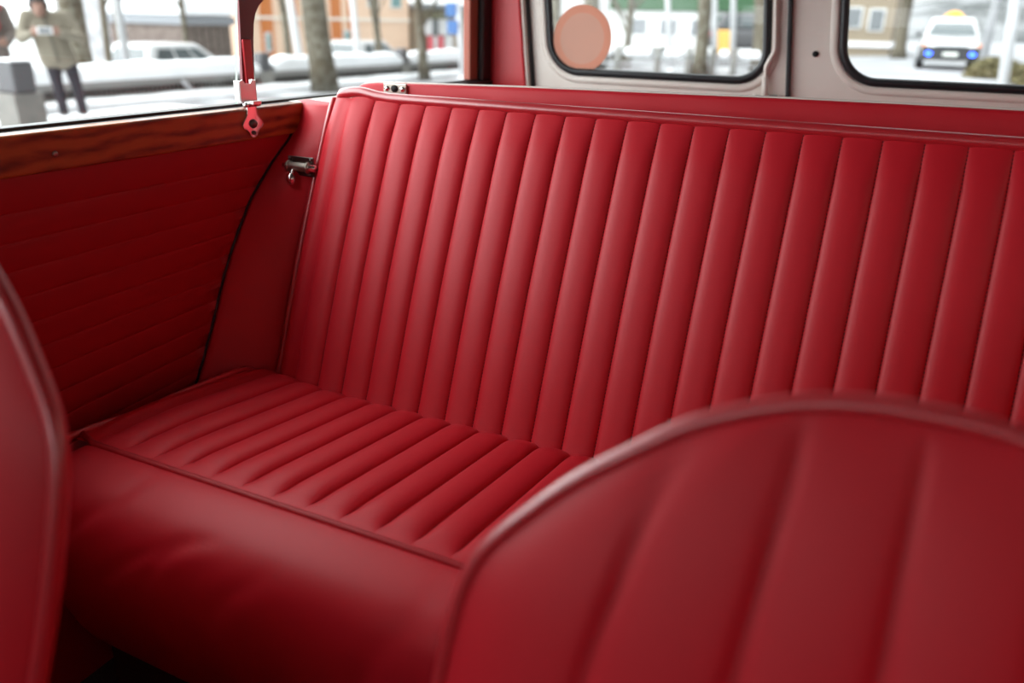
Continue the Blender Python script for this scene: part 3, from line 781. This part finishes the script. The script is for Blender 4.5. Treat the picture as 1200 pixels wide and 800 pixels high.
tree((-3.9, 24.6, -.42), (-4.1, 24.9, 1.4), .2, .17, 7, 'grey tree at the far right of the rear door window', bark2, 13, 7)

# ------------------------------------------------------------------ poles and signs
def pole(name, base, top, r, label, m, h=6, lamp=True, group='street poles'):
    root = thing(name, base, label, 'pole', group); B_ = V(base); T = V(top); d = (T - B_) / (T.z - B_.z); E = B_ + d * h
    MB().tube([B_, E], [r * 1.15, r * .85], n=14).build('post', m, root)
    MB().tube([B_, B_ + d * .12], r * 1.7, n=14).build('foot', m, root)
    if lamp:
        MB().tube([E, E + V((.25, 0, .12)), E + V((.8, 0, .15))], r * .6, n=10).build('arm', m, root)
        MB().box(E.x + .7, E.x + 1.2, E.y - .1, E.y + .1, E.z + .08, E.z + .17, 0, .03).build('lamp_head', pale_pole, root)
    return root
pole('lamp_post', (-14.05, 11.38, -1.38), (-14.78, 11.94, .988), .075, 'grey lamp post leaning left of the parked white car', pale_pole)
pole('street_pole', (-14.35, 17.2, -1.38), (-15.17, 17.79, 1.154), .10, 'white pole just left of the big mossy tree', white_pole)
pole('street_pole', (-11.75, 16.2, -1.38), (-12.36, 16.76, 1.156), .075, 'white pole between the mossy tree and the second white car', white_pole)
pole('street_pole', (-6.15, 23.5, -.55), (-6.38, 23.72, .6), .075, 'leftmost slim white pole behind the white fence', white_pole)
pole('street_pole', (-5.03, 24.15, -.5), (-5.19, 24.3, .6), .075, 'slim white pole right beside the mossy trunk at the fence', white_pole)
pole('street_pole', (-4.58, 24.4, -.48), (-4.72, 24.53, .6), .075, 'slim white pole right of the mossy trunk, second from it', white_pole)
pole('street_pole', (1.83, 26, -.3), (1.846, 26, 1.588), .10, 'white pole right of the taxi, farther away', pale_pole)
pole('street_pole', (1.88, 17, -.3), (1.76, 17, 1.325), .085, 'white pole right of the taxi, nearer the car', white_pole)
sp_ = pole('sign_post', (-9.05, 16.42, -.6), (-9.52, 16.94, 1.194), .075, 'white sign post carrying two square blue signs', white_pole, h=3.4, lamp=False)
for z in (.98, .60):
    t = (z + .6) / 1.794; c = V((-9.05, 16.42, 0)).lerp(V((-9.52, 16.94, 0)), t)
    s_ = MB().box(c.x - .26, c.x + .02, c.y - .13, c.y - .10, z - .15, z + .15, 0, .01); s_.build('sign_plate', blue_sign, sp_)

# ------------------------------------------------------------------ buildings
def bbox_thing(name, label, x0, x1, y0, y1, z0, z1, wall_m, roof=None, roof_m=None):
    root = thing(name, ((x0 + x1) / 2, (y0 + y1) / 2, z0), label, 'building')
    MB().box(x0, x1, y0, y1, z0, z1).build('wall', wall_m, root)
    if roof: MB().box(x0 - .15, x1 + .15, y0 - .15, y1 + .15, z1, z1 + roof, 0, .05).build('roof', roof_m or snow, root)
    return root
def xwin(root, xf, y0, y1, z0, z1, m=win_grey, name='window'):      # a window on a wall facing +x
    w_ = MB().box(xf - .02, xf + .05, y0 - .06, y1 + .06, z0 - .06, z1 + .06, 0, .01).build(name, white_wall if name == 'window' else m, root)
    MB().box(xf + .045, xf + .06, y0, y1, z0, z1).build('pane', m, w_)
def ywin(root, yf, x0, x1, z0, z1, m=win_grey):                      # a window on a wall facing -y
    w_ = MB().box(x0 - .06, x1 + .06, yf - .05, yf + .02, z0 - .06, z1 + .06, 0, .01).build('window', white_wall, root)
    MB().box(x0, x1, yf - .06, yf - .045, z0, z1).build('pane', m, w_)
shed = bbox_thing('shed', 'brown wooden shed with grey fascia and snow on its roof', -22, -19, 17.55, 19.45, -1.38, .46, shed_mat)
MB().box(-22.1, -18.85, 17.45, 19.55, .44, .68, 0, .03).build('fascia', shed_edge, shed)
MB().box(-22.1, -18.8, 17.4, 19.6, .68, 1.25, 0, .2, 4).build('snow_cover', snow, shed)
for k in range(6): MB().box(-19.005, -18.985, 17.7 + k * .3, 17.72 + k * .3, -1.3, .42).build('board_joint', dark_bush, shed)
wb = bbox_thing('white_house', 'white building with small grey windows behind the parked white car', -30, -26, 21.9, 24.3, -1.4, 3.2, white_wall, .3)
for y0, y1 in ((22.85, 23.15), (23.4, 23.72)):
    xwin(wb, -26, y0, y1, -.42, .06); xwin(wb, -26, y0, y1, .26, .38)
gb = bbox_thing('grey_building', 'narrow grey rendered building beyond the lamp post', -27, -24, 19.5, 20.75, -1.38, 2.6, grey_wall, .2, shed_edge)
for z in (-.1, .9, 1.8): xwin(gb, -24, 19.9, 20.3, z, z + .35)
pb = bbox_thing('apartment_building', 'peach coloured building with bright orange vertical strips', -25.6, -21, 22.0, 32.6, -1.4, 6.0, peach, .35, shed_edge)
for y0, y1 in ((23.0, 23.62), (24.7, 25.0), (27.0, 27.6), (28.1, 28.5)):
    MB().box(-21.02, -20.95, y0, y1, -1.3, 6.0).build('orange_strip', orange, pb)
MB().box(-21.02, -20.93, 22.0, 32.6, .62, .72).build('string_course', cream_light, pb)
for y0, y1, z0, z1 in ((23.17, 23.35, -.42, .12), (27.75, 28.05, -.45, .2), (29.5, 30.2, 1.2, 2.2), (31.2, 31.9, 1.2, 2.2), (25.6, 26.3, 1.2, 2.2), (25.6, 26.3, 3.2, 4.2), (29.5, 30.2, 3.2, 4.2)): xwin(pb, -20.95 if y1 < 29 and z1 < 1 else -21, y0, y1, z0, z1, teal)
sh_ = bbox_thing('shop', 'low shop with olive canopy, pale front and red posters', -24, -20.5, 33.0, 37.5, -1.4, 1.15, beige_wall, .25, shed_edge)
MB().box(-20.6, -19.7, 33.0, 36.5, .78, .98, 0, .03).build('canopy', awning_mat, sh_)
for y0, y1, mm in ((33.1, 33.7, shop_white), (33.8, 34.2, win_grey), (34.3, 35.4, shop_white)): MB().box(-20.52, -20.42, y0, y1, .05, .74).build('shop_window', mm, sh_)
for y0, y1, mm in ((33.05, 33.4, red_sign), (33.5, 33.75, white_wall), (33.9, 34.35, red_sign), (34.5, 35.2, white_wall)): MB().box(-20.3, -20.2, y0, y1, -1.3, .02, 0, .01).build('poster', mm, sh_)
ghh = bbox_thing('green_building', 'long low building with dark green upper storey above a white wall', -14.0, -6.6, 40, 46, -.6, 1.35, white_wall)
MB().box(-14.1, -6.5, 39.85, 46.1, 1.38, 3.4, 0, .03).build('green_cladding', green_wall, ghh)
for k in range(5): ywin(ghh, 40, -13 + k * 1.5, -12.2 + k * 1.5, .3, 1.0, shed_edge)
bw = bbox_thing('beige_building', 'beige building with tall grey windows left of the taxi', -6.2, -1.35, 42, 48, -.4, 3.6, beige_wall, .4, shed_edge)
for x0, x1, z0, z1 in ((-3.4, -2.75, .85, 1.65), (-2.35, -1.8, .75, 1.6), (-4.8, -4.2, .8, 1.6)): ywin(bw, 42, x0, x1, z0, z1)
MB().box(-6.3, -1.25, 41.9, 48, .0, .25, 0, .02).build('plinth', shop_white, bw)
snow_ridge('snow', -.4, .4, 0, 5, 0, .5, 21, 'snow bank along the road in front of the beige building').location = (-3.4, 33, -.4)

# pale hill far behind
hg = []
for i in range(41):
    x = -40 + 3 * i; h = 3.2 + 1.6 * math.sin(x * .07 + 1) + .8 * math.sin(x * .19); hg.append([(x, 110, -1), (x, 116, h * .6), (x, 124, h), (x, 140, h * .8)])
struct(MB().grid(hg, flip=True).build('hills', mat('hazy snowy hillside', (.07, .075, .075), .95, noise=(.25, (.20, .205, .21), .4, .6)), None, False))
# shrubs
def bush(loc, r, label, m, n=900, seed=1, sz=.05):
    rnd = random.Random(seed); root = thing('shrub', loc, label, 'shrub'); mb = MB(); L = V(loc)
    for _ in range(n):
        a = rnd.uniform(0, 2 * PI); ph = math.acos(rnd.uniform(-.1, 1)); q = r * rnd.uniform(.72, 1.03)
        c = L + V((q * math.sin(ph) * math.cos(a) * 1.15, q * math.sin(ph) * math.sin(a) * 1.15, q * math.cos(ph) * .8))
        u = V((rnd.uniform(-1, 1), rnd.uniform(-1, 1), rnd.uniform(-1, 1))).normalized(); w_ = u.orthogonal().normalized()
        mb.add([c - u * sz, c + w_ * sz * .5, c + u * sz, c - w_ * sz * .5], [(0, 1, 2, 3)], 0, False)
    mb.build('foliage', m, root, False)
    st = MB()
    for k in range(7):
        a = k * .9; st.tube([L, L + V((math.cos(a) * r * .4, math.sin(a) * r * .4, r * .7))], r * .03, n=6)
    st.build('stem', bark2, root)
bush((2.1, 24, -.3), .62, 'brown green shrub behind the nearer white pole', bush_mat, 1500, 1, .07)
bush((2.75, 22, -.3), .55, 'brown green shrub at the right edge of the rear window', bush_mat, 1500, 2, .07)
bush((2.35, 16.5, -.3), .40, 'low brown shrub in the lower right corner of the rear window', bush_mat, 1000, 3, .05)
tree((-.75, 38, -.3), (-.74, 38, 1.9), .22, .18, 6, 'dark tree behind the taxi roof, against the beige building', bark2, 15, 8)
# dark evergreen crown on the tree line behind the taxi
bush((-.75, 38, 2.6), 1.3, 'dark evergreen treetop above and behind the taxi', dark_bush, 1500, 5, .15)

# ------------------------------------------------------------------ cars
def make_car(name, loc, rz, label, cat='car', taxi=False, tall=1.47):
    root = thing(name, (0, 0, 0), label, cat)
    # body: cross sections along x (front = +x)
    st = [(-2.0, .70, .34, .66), (-1.95, .78, .28, .80), (-1.75, .83, .22, .90), (-1.2, .85, .20, .93), (0, .86, .20, .94), (.75, .86, .20, .94), (1.2, .84, .20, .90), (1.65, .81, .22, .82), (1.92, .75, .26, .72), (2.02, .66, .32, .62)]
    G = []
    for x, w_, zb, zt in st:
        sec = []
        for (a, b) in ((-.86, 0), (-.98, .12), (-1, .35), (-1, .62), (-.985, .8), (-.93, .93), (-.8, .985), (-.4, 1.0), (0, 1.01), (.4, 1.0), (.8, .985), (.93, .93), (.985, .8), (1, .62), (1, .35), (.98, .12), (.86, 0)):
            sec.append((x, a * w_, lerp(zb, zt, b)))
        G.append(sec)
    bd_ = MB().grid(G); n = len(G[0]); bd_.add(G[0], [tuple(range(n))], 0, False).add(G[-1], [tuple(range(n))], 0, False)
    bd_.build('body', car_white, root)
    # cabin
    b = bmesh.new(); bot = [(-1.80, .80), (.78, .80)]; top = [(-1.45, .61), (-.08, .60)]
    zb, zt = .90, tall
    vs = [b.verts.new((bot[0][0], -bot[0][1], zb)), b.verts.new((bot[1][0], -bot[1][1], zb)), b.verts.new((bot[1][0], bot[1][1], zb)), b.verts.new((bot[0][0], bot[0][1], zb)),
          b.verts.new((top[0][0], -top[0][1], zt)), b.verts.new((top[1][0], -top[1][1], zt)), b.verts.new((top[1][0], top[1][1], zt)), b.verts.new((top[0][0], top[0][1], zt))]
    for f in ((0, 3, 2, 1), (4, 5, 6, 7), (0, 1, 5, 4), (1, 2, 6, 5), (2, 3, 7, 6), (3, 0, 4, 7)): b.faces.new([vs[i] for i in f])
    bmesh.ops.bevel(b, geom=b.edges[:], offset=.10, segments=4, profile=.55, affect='EDGES')
    for v in b.verts: v.co.z += .035 * max(0, (v.co.z - zb) / (zt - zb)) * (1 - ((v.co.x + .75) / 1.2) ** 2)
    MB().bm(b, 0, True).build('cabin', car_white, root)
    P = lambda u, v, side: None
    def quad(nm, c, m_, off):                       # glass panel lying just proud of a cabin face
        c = [V(p) for p in c]; nrm = (c[1] - c[0]).cross(c[2] - c[0]).normalized()
        cc = sum(c, V()) / 4
        if nrm.dot(cc - V((-.6, 0, 1.1))) < 0: nrm = -nrm
        MB().add([p + nrm * off for p in c] + [p - nrm * .03 for p in c], [(0, 1, 2, 3), (0, 1, 5, 4), (1, 2, 6, 5), (2, 3, 7, 6), (3, 0, 4, 7)], 0, False).build(nm, m_, root)
    f = lambda u, v: V((lerp(.78, -.08, v), lerp(-.80, .80, u) * lerp(1, .75, v), lerp(zb, zt, v)))
    quad('windscreen', [f(.07, .10), f(.93, .10), f(.90, .90), f(.10, .90)], car_glass_pale, .012)
    g = lambda u, v: V((lerp(-1.80, -1.45, v), lerp(-.80, .80, u) * lerp(1, .76, v), lerp(zb, zt, v)))
    quad('rear_window', [g(.1, .2), g(.9, .2), g(.87, .85), g(.13, .85)], car_glass, .012)
    for sgn in (-1, 1):
        h_ = lambda u, v: V((lerp(lerp(-1.80, .78, u), lerp(-1.45, -.08, u), v), sgn * lerp(.80, .605, v), lerp(zb, zt, v)))
        quad('side_window', [h_(.10, .14), h_(.36, .14), h_(.36, .84), h_(.12, .84)], car_glass, .014)
        quad('side_window', [h_(.40, .14), h_(.64, .14), h_(.64, .84), h_(.40, .84)], car_glass_pale, .014)
        quad('side_window', [h_(.68, .14), h_(.90, .14), h_(.84, .84), h_(.68, .84)], car_glass_pale, .014)
        MB().box(.52, .62, sgn * .86, sgn * 1.0, .93, 1.04, 0, .03).build('mirror', car_white if not taxi else black_plastic, root)
        for x in (-1.28, 1.28):
            wh = MB().tube([(x, sgn * .66, .31), (x, sgn * .87, .31)], .31, n=26).build('wheel', tyre_mat, root)
            MB().tube([(x, sgn * .862, .31), (x, sgn * .885, .31)], .18, n=20).build('hub_cap', hub_mat, wh)
        MB().box(1.84, 1.99, sgn * .44, sgn * .70, .57, .70, 0, .04).build('headlight', lens, root)
        MB().box(1.78, 1.95, sgn * .68, sgn * .785, .60, .74, 0, .03).build('indicator', amber, root)
        MB().box(-2.0, -1.9, sgn * .55, sgn * .74, .62, .78, 0, .03).build('tail_light', red_sign, root)
    MB().box(1.86, 2.035, -.44, .44, .46, .68, 0, .04).build('grille', black_plastic, root)
    if taxi: MB().box(1.80, 2.045, -.79, .79, .27, .66, 0, .05).build('front_apron', black_plastic, root)
    bp = MB().box(1.80, 2.07, -.76, .76, .27, .50, 0, .06).build('bumper', black_plastic if taxi else car_white, root)
    MB().box(2.06, 2.085, -.2, .2, .40, .50, 0, .006).build('number_plate', plate_mat, root)
    MB().box(-2.08, -1.86, -.74, .74, .27, .48, 0, .06).build('bumper', black_plastic if taxi else car_white, root)
    if taxi:
        for sgn in (-1, 1):
            MB().sph((2.055, sgn * .58, .45), .085, 0, (.35, 1.2, .7)).build('fog_lamp', blue_lamp, root)
        MB().box(1.97, 2.09, -.5, .5, .245, .285, 0, .015).build('lower_lip', rail_grey, root)
        tl = MB().prism([(-.30, tall + .03), (.30, tall + .03), (.22, tall + .12), (.09, tall + .20), (-.09, tall + .20), (-.22, tall + .12)], -.62, -.40, 'x'); tl.build('roof_lamp', yellow_lamp, root)
    root.location = loc; root.rotation_euler = (0, 0, rz)
    return root
make_car('taxi', (.96, 29.7, -.30), -PI / 2 + .03, 'white and black taxi with yellow roof lamp driving up behind', 'taxi', True)
make_car('parked_car', (-15.6, 14.3, -1.38), PI / 2, 'white parked car behind the snowy rail, left of the window post', 'car')
make_car('parked_car', (-16.6, 23.5, -1.44), PI / 2, 'white parked car far behind the rail, right of the mossy tree', 'car')
make_car('parked_car', (-5.9, 34.6, -.25), .4, 'small dark parked car far off beyond the white fence', 'car')
for ch in [o for o in bpy.data.objects if o.parent and o.parent.name == 'parked_car.002' and o.name.split('.')[0] in ('body', 'cabin', 'bumper', 'mirror')]:
    ch.data.materials[0] = concrete_dark
tag(MB().box(-6.95, -6.35, 32.0, 32.5, -.35, .62, 0, .05).build('road_barrier', yellow_lamp), 'orange yellow barrier block beyond the white fence', 'barrier').data.materials[0] = mat('ochre plastic', (.75, .42, .10), .6)

# ------------------------------------------------------------------ people
def blob(caps, voxel, smooth=4):
    """one continuous surface from tapered limbs: list of (p, q, rp, rq) with optional flattening"""
    mb = MB()
    for c in caps:
        p, q, a, b = V(c[0]), V(c[1]), c[2], c[3]; n = 5
        pts = []; rr = []
        d = (q - p); L_ = d.length; d = d.normalized() if L_ > 1e-6 else V((0, 0, 1))
        for k in range(5): t = k / 4; an = PI / 2 * (1 - t); pts.append(p - d * a * math.sin(an)); rr.append(max(a * math.cos(an), a * .05))
        for k in range(1, 4): t = k / 4; pts.append(p.lerp(q, t)); rr.append(lerp(a, b, t))
        for k in range(5): t = k / 4; an = PI / 2 * t; pts.append(q + d * b * math.sin(an)); rr.append(max(b * math.cos(an), b * .05))
        mb.tube(pts, rr, n=14)
    me = bpy.data.meshes.new('tmp'); me.from_pydata(mb.v, [], mb.f); o = bpy.data.objects.new('tmp', me); COL.objects.link(o)
    r = o.modifiers.new('r', 'REMESH'); r.mode = 'VOXEL'; r.voxel_size = voxel
    s_ = o.modifiers.new('s', 'SMOOTH'); s_.iterations = smooth; s_.factor = .5
    dg = bpy.context.evaluated_depsgraph_get(); m2 = bpy.data.meshes.new_from_object(o.evaluated_get(dg))
    vs = [v.co.copy() for v in m2.vertices]; fs = [tuple(p.vertices) for p in m2.polygons]
    bpy.data.objects.remove(o); bpy.data.meshes.remove(me); bpy.data.meshes.remove(m2)
    return MB().add(vs, fs)
def person(name, loc, rz, J, label, coat_m, legs_m, hat_m, zipper=True):
    """J: joints in the figure's own frame, x to its left as seen by the viewer, -y towards the viewer, z up"""
    root = thing(name, (0, 0, 0), label, 'person')
    h, nk, ch, pv = V(J['head']), V(J['neck']), V(J['chest']), V(J['pelvis'])
    caps = [(nk, h - V((0, .0, .07)), .055, .06), (h + V((0, 0, .03)), h + V((0, .01, .05)), .093, .095), (h - V((0, .02, .03)), h - V((0, .045, .085)), .075, .05), (ch, nk, .12, .06), (ch, pv, .15, .14)]
    caps += [(h + V((0, -.085, -.02)), h + V((0, -.115, -.045)), .012, .017), (h + V((-.09, .01, -.01)), h + V((-.095, .015, -.04)), .017, .012), (h + V((.09, .01, -.01)), h + V((.095, .015, -.04)), .017, .012), (h + V((-.04, -.075, .012)), h + V((.04, -.075, .012)), .02, .02)]
    coat = [(ch + V((-.10, 0, .02)), ch + V((.10, 0, .02)), .135, .135), (ch, pv, .165, .175), (ch + V((-.07, 0, -.1)), pv + V((-.08, 0, -.06)), .13, .14), (ch + V((.07, 0, -.1)), pv + V((.08, 0, -.06)), .13, .14), (nk + V((0, .01, -.06)), nk + V((0, .01, .02)), .10, .075)]
    legs = []; shoes = []
    for s in ('l', 'r'):
        sh, el, wr = V(J['sh' + s]), V(J['el' + s]), V(J['wr' + s]); hp, kn, an = V(J['hp' + s]), V(J['kn' + s]), V(J['an' + s]); hd = V(J['hand' + s])
        caps += [(sh, el, .055, .043), (el, wr, .042, .028), (hp, kn, .08, .055), (kn, an, .052, .036), (an, an + V((0, -.12, -.045)), .035, .03)]
        coat += [(sh, el, .088, .07), (el, wr, .068, .052), (ch + V((0, 0, .1)), sh, .10, .088)]
        legs += [(hp, kn, .098, .072), (kn, an + V((0, 0, .03)), .070, .060), (pv, hp, .12, .1)]
        shoes.append(((an + V((0, .03, -.04)), an + V((0, -.15, -.045)), .056, .05)))
        d = (hd - wr).normalized(); sd = d.cross(V((0, 0, 1))).normalized(); up = sd.cross(d).normalized(); k = 1 if s == 'l' else -1
        caps += [(wr, wr + d * .05, .026, .036), (wr + d * .05 + up * .02, wr + d * .05 - up * .02, .026, .026)]
        toward = V((-k, 0, 0)) if J.get('grip') else d
        for i, ln in enumerate((.066, .074, .070, .056)):                  # four fingers, bent, and a thumb from the side
            b0 = wr + d * .085 + up * (.030 - .020 * i); b1 = b0 + d * ln * .5; b2 = b1 + (d * .4 + sd * .5 * k - up * .1).normalized() * ln * .55
            caps += [(b0, b1, .0105, .010), (b1, b2, .010, .009)]
        t0 = wr + d * .03 + up * .028; caps += [(t0, t0 + (up + d * .5).normalized() * .045, .0125, .011), (t0 + (up + d * .5).normalized() * .045, t0 + (up * .3 + d).normalized() * .075, .011, .0095)]
    body = blob(caps, .011, 2); ct = blob(coat, .022, 3); lg = blob(legs, .02, 3)
    objs = [body.build('body', skin, root), ct.build('jacket', coat_m, root), lg.build('trousers', legs_m, root)]
    for sc_ in shoes: blob([sc_, (sc_[0] + V((0, 0, .03)), sc_[0] + V((0, 0, .06)), .058, .055)], .015, 3).build('shoe', shoe_mat, root)
    hr = blob([(h + V((0, .015, .045)), h + V((0, .03, .055)), .108, .105), (h + V((-.06, .03, .0)), h + V((.06, .03, .0)), .06, .06), (h + V((0, .05, -.02)), h + V((0, .05, -.05)), .075, .06)], .014, 3)
    hr.build('hat' if hat_m is not hair_mat else 'hair', hat_m, root)
    if zipper:
        fwd = []
        for k in range(12):
            t = k / 11; c = (nk + V((0, 0, -.03))).lerp(pv + V((0, 0, -.10)), t); best = min((v[1] for v in ct.v if abs(v[0] - c.x) < .03 and abs(v[2] - c.z) < .03), default=c.y - .15); fwd.append(V((c.x, best - .003, c.z)))
        MB().tube(fwd, .012, n=8, sq=(1, 1)).build('zip', zip_mat, root)
    root.location = loc; root.rotation_euler = (0, 0, rz)
    return root
J1 = dict(head=(-.19, -.12, 1.42), neck=(-.15, .0, 1.34), chest=(-.12, .03, 1.15), pelvis=(-.06, .02, .83),
          shl=(.09, .02, 1.30), ell=(.25, -.04, 1.03), wrl=(.015, -.26, 1.10), handl=(-.10, -.33, 1.14),
          shr=(-.34, .02, 1.29), elr=(-.44, -.04, 1.03), wrr=(-.32, -.26, 1.09), handr=(-.23, -.33, 1.13),
          hpl=(.05, .02, .80), knl=(.10, -.01, .46), anl=(.13, .02, .09), hpr=(-.15, .02, .80), knr=(-.12, -.01, .46), anr=(-.10, .02, .09), grip=1)
RZ1 = math.atan2(-(10.12 + .715), 6.85 + .953) * -1
P1 = (-9.55, 6.63, -.60)
person('person', P1, RZ1, J1, 'person in beige zipped jacket and black trousers looking down at a phone', beige_coat, black_cloth, hair_mat)
ph = MB().box(-.25, -.075, -.375, -.362, 1.09, 1.175, 0, .006).box(-.23, -.095, -.3765, -.3745, 1.10, 1.165, 1)
pho = tag(ph.build('phone', [white_plastic, shed_edge]), 'white phone held in both hands by the person in the beige jacket', 'phone'); pho.location = P1; pho.rotation_euler = (0, 0, RZ1)
J2 = dict(head=(-.06, -.04, 1.58), neck=(-.04, .02, 1.42), chest=(-.02, .03, 1.20), pelvis=(0, .02, .88),
          shl=(.19, .02, 1.36), ell=(.27, .03, 1.08), wrl=(.20, -.18, .96), handl=(.14, -.28, .97),
          shr=(-.22, .02, 1.36), elr=(-.29, .03, 1.08), wrr=(-.20, -.16, .95), handr=(-.12, -.26, .96),
          hpl=(.10, .02, .84), knl=(.11, -.01, .47), anl=(.12, .02, .09), hpr=(-.10, .02, .84), knr=(-.11, -.01, .47), anr=(-.12, .02, .09))
P2 = (-10.42, 6.25, -.60)
person('person', P2, RZ1, J2, 'person in grey brown jacket and dark trousers half cut off by the left edge', grey_coat, black_cloth, hair_mat, False)
sc_ = blob([((-.13, -.10, 1.40), (.12, -.10, 1.40), .07, .075), ((-.12, .08, 1.40), (.13, .08, 1.40), .07, .07), ((.08, -.16, 1.36), (.10, -.17, 1.16), .07, .06), ((-.14, -.1, 1.4), (-.14, .08, 1.4), .065, .065), ((.14, -.1, 1.4), (.14, .08, 1.4), .065, .065)], .018, 3)
sco = sc_.build('scarf', red_cloth); sco.parent = None; sco.location = P2; sco.rotation_euler = (0, 0, RZ1)
sco.parent = [o for o in bpy.data.objects if o.name == 'person.001'][0]; sco.location = (0, 0, 0); sco.rotation_euler = (0, 0, 0)

# ------------------------------------------------------------------ world, camera, colour
w = bpy.data.worlds.new('overcast sky'); S.world = w; w.use_nodes = True
nt = w.node_tree; bg = nt.nodes['Background']
tc = nt.nodes.new('ShaderNodeTexCoord')                  # overcast, brightest around a veiled sun to the left
dt = nt.nodes.new('ShaderNodeVectorMath'); dt.operation = 'DOT_PRODUCT'; dt.inputs[1].default_value = V((-.80, -.35, .60)).normalized()
mr = nt.nodes.new('ShaderNodeMapRange'); mr.interpolation_type = 'SMOOTHSTEP'
mr.inputs['From Min'].default_value = -.1; mr.inputs['From Max'].default_value = 1.; mr.inputs['To Min'].default_value = .85; mr.inputs['To Max'].default_value = 5.5
nt.links.new(tc.outputs['Generated'], dt.inputs[0]); nt.links.new(dt.outputs['Value'], mr.inputs['Value']); nt.links.new(mr.outputs['Result'], bg.inputs['Strength'])
bg.inputs['Color'].default_value = (.95, .975, 1., 1)

cam = bpy.data.cameras.new('camera'); co = bpy.data.objects.new('camera', cam); COL.objects.link(co); S.camera = co
R = V((0.89688403, 0.44165906, 0.02315836)); U = V((-0.18062779, 0.31800123, 0.93072489)); F = V((-0.4036987, 0.83893533, -0.36498612))
Mx = Matrix((R, U, -F)).transposed().to_4x4(); Mx.translation = V((.71553594, -.95357461, .78987641)); co.matrix_world = Mx
cam.sensor_width = 36; cam.lens = 28.8; cam.clip_start = .02; cam.clip_end = 500
cam.dof.use_dof = True; cam.dof.focus_distance = 1.0; cam.dof.aperture_fstop = 3.4
S.view_settings.view_transform = 'Standard'; S.view_settings.look = 'None'; S.view_settings.gamma = 1; S.view_settings.use_curve_mapping = False
S.view_settings.exposure = .45
S.cycles.max_bounces = 10; S.cycles.diffuse_bounces = 6; S.cycles.glossy_bounces = 4; S.cycles.transparent_max_bounces = 12
S.cycles.use_denoising = True
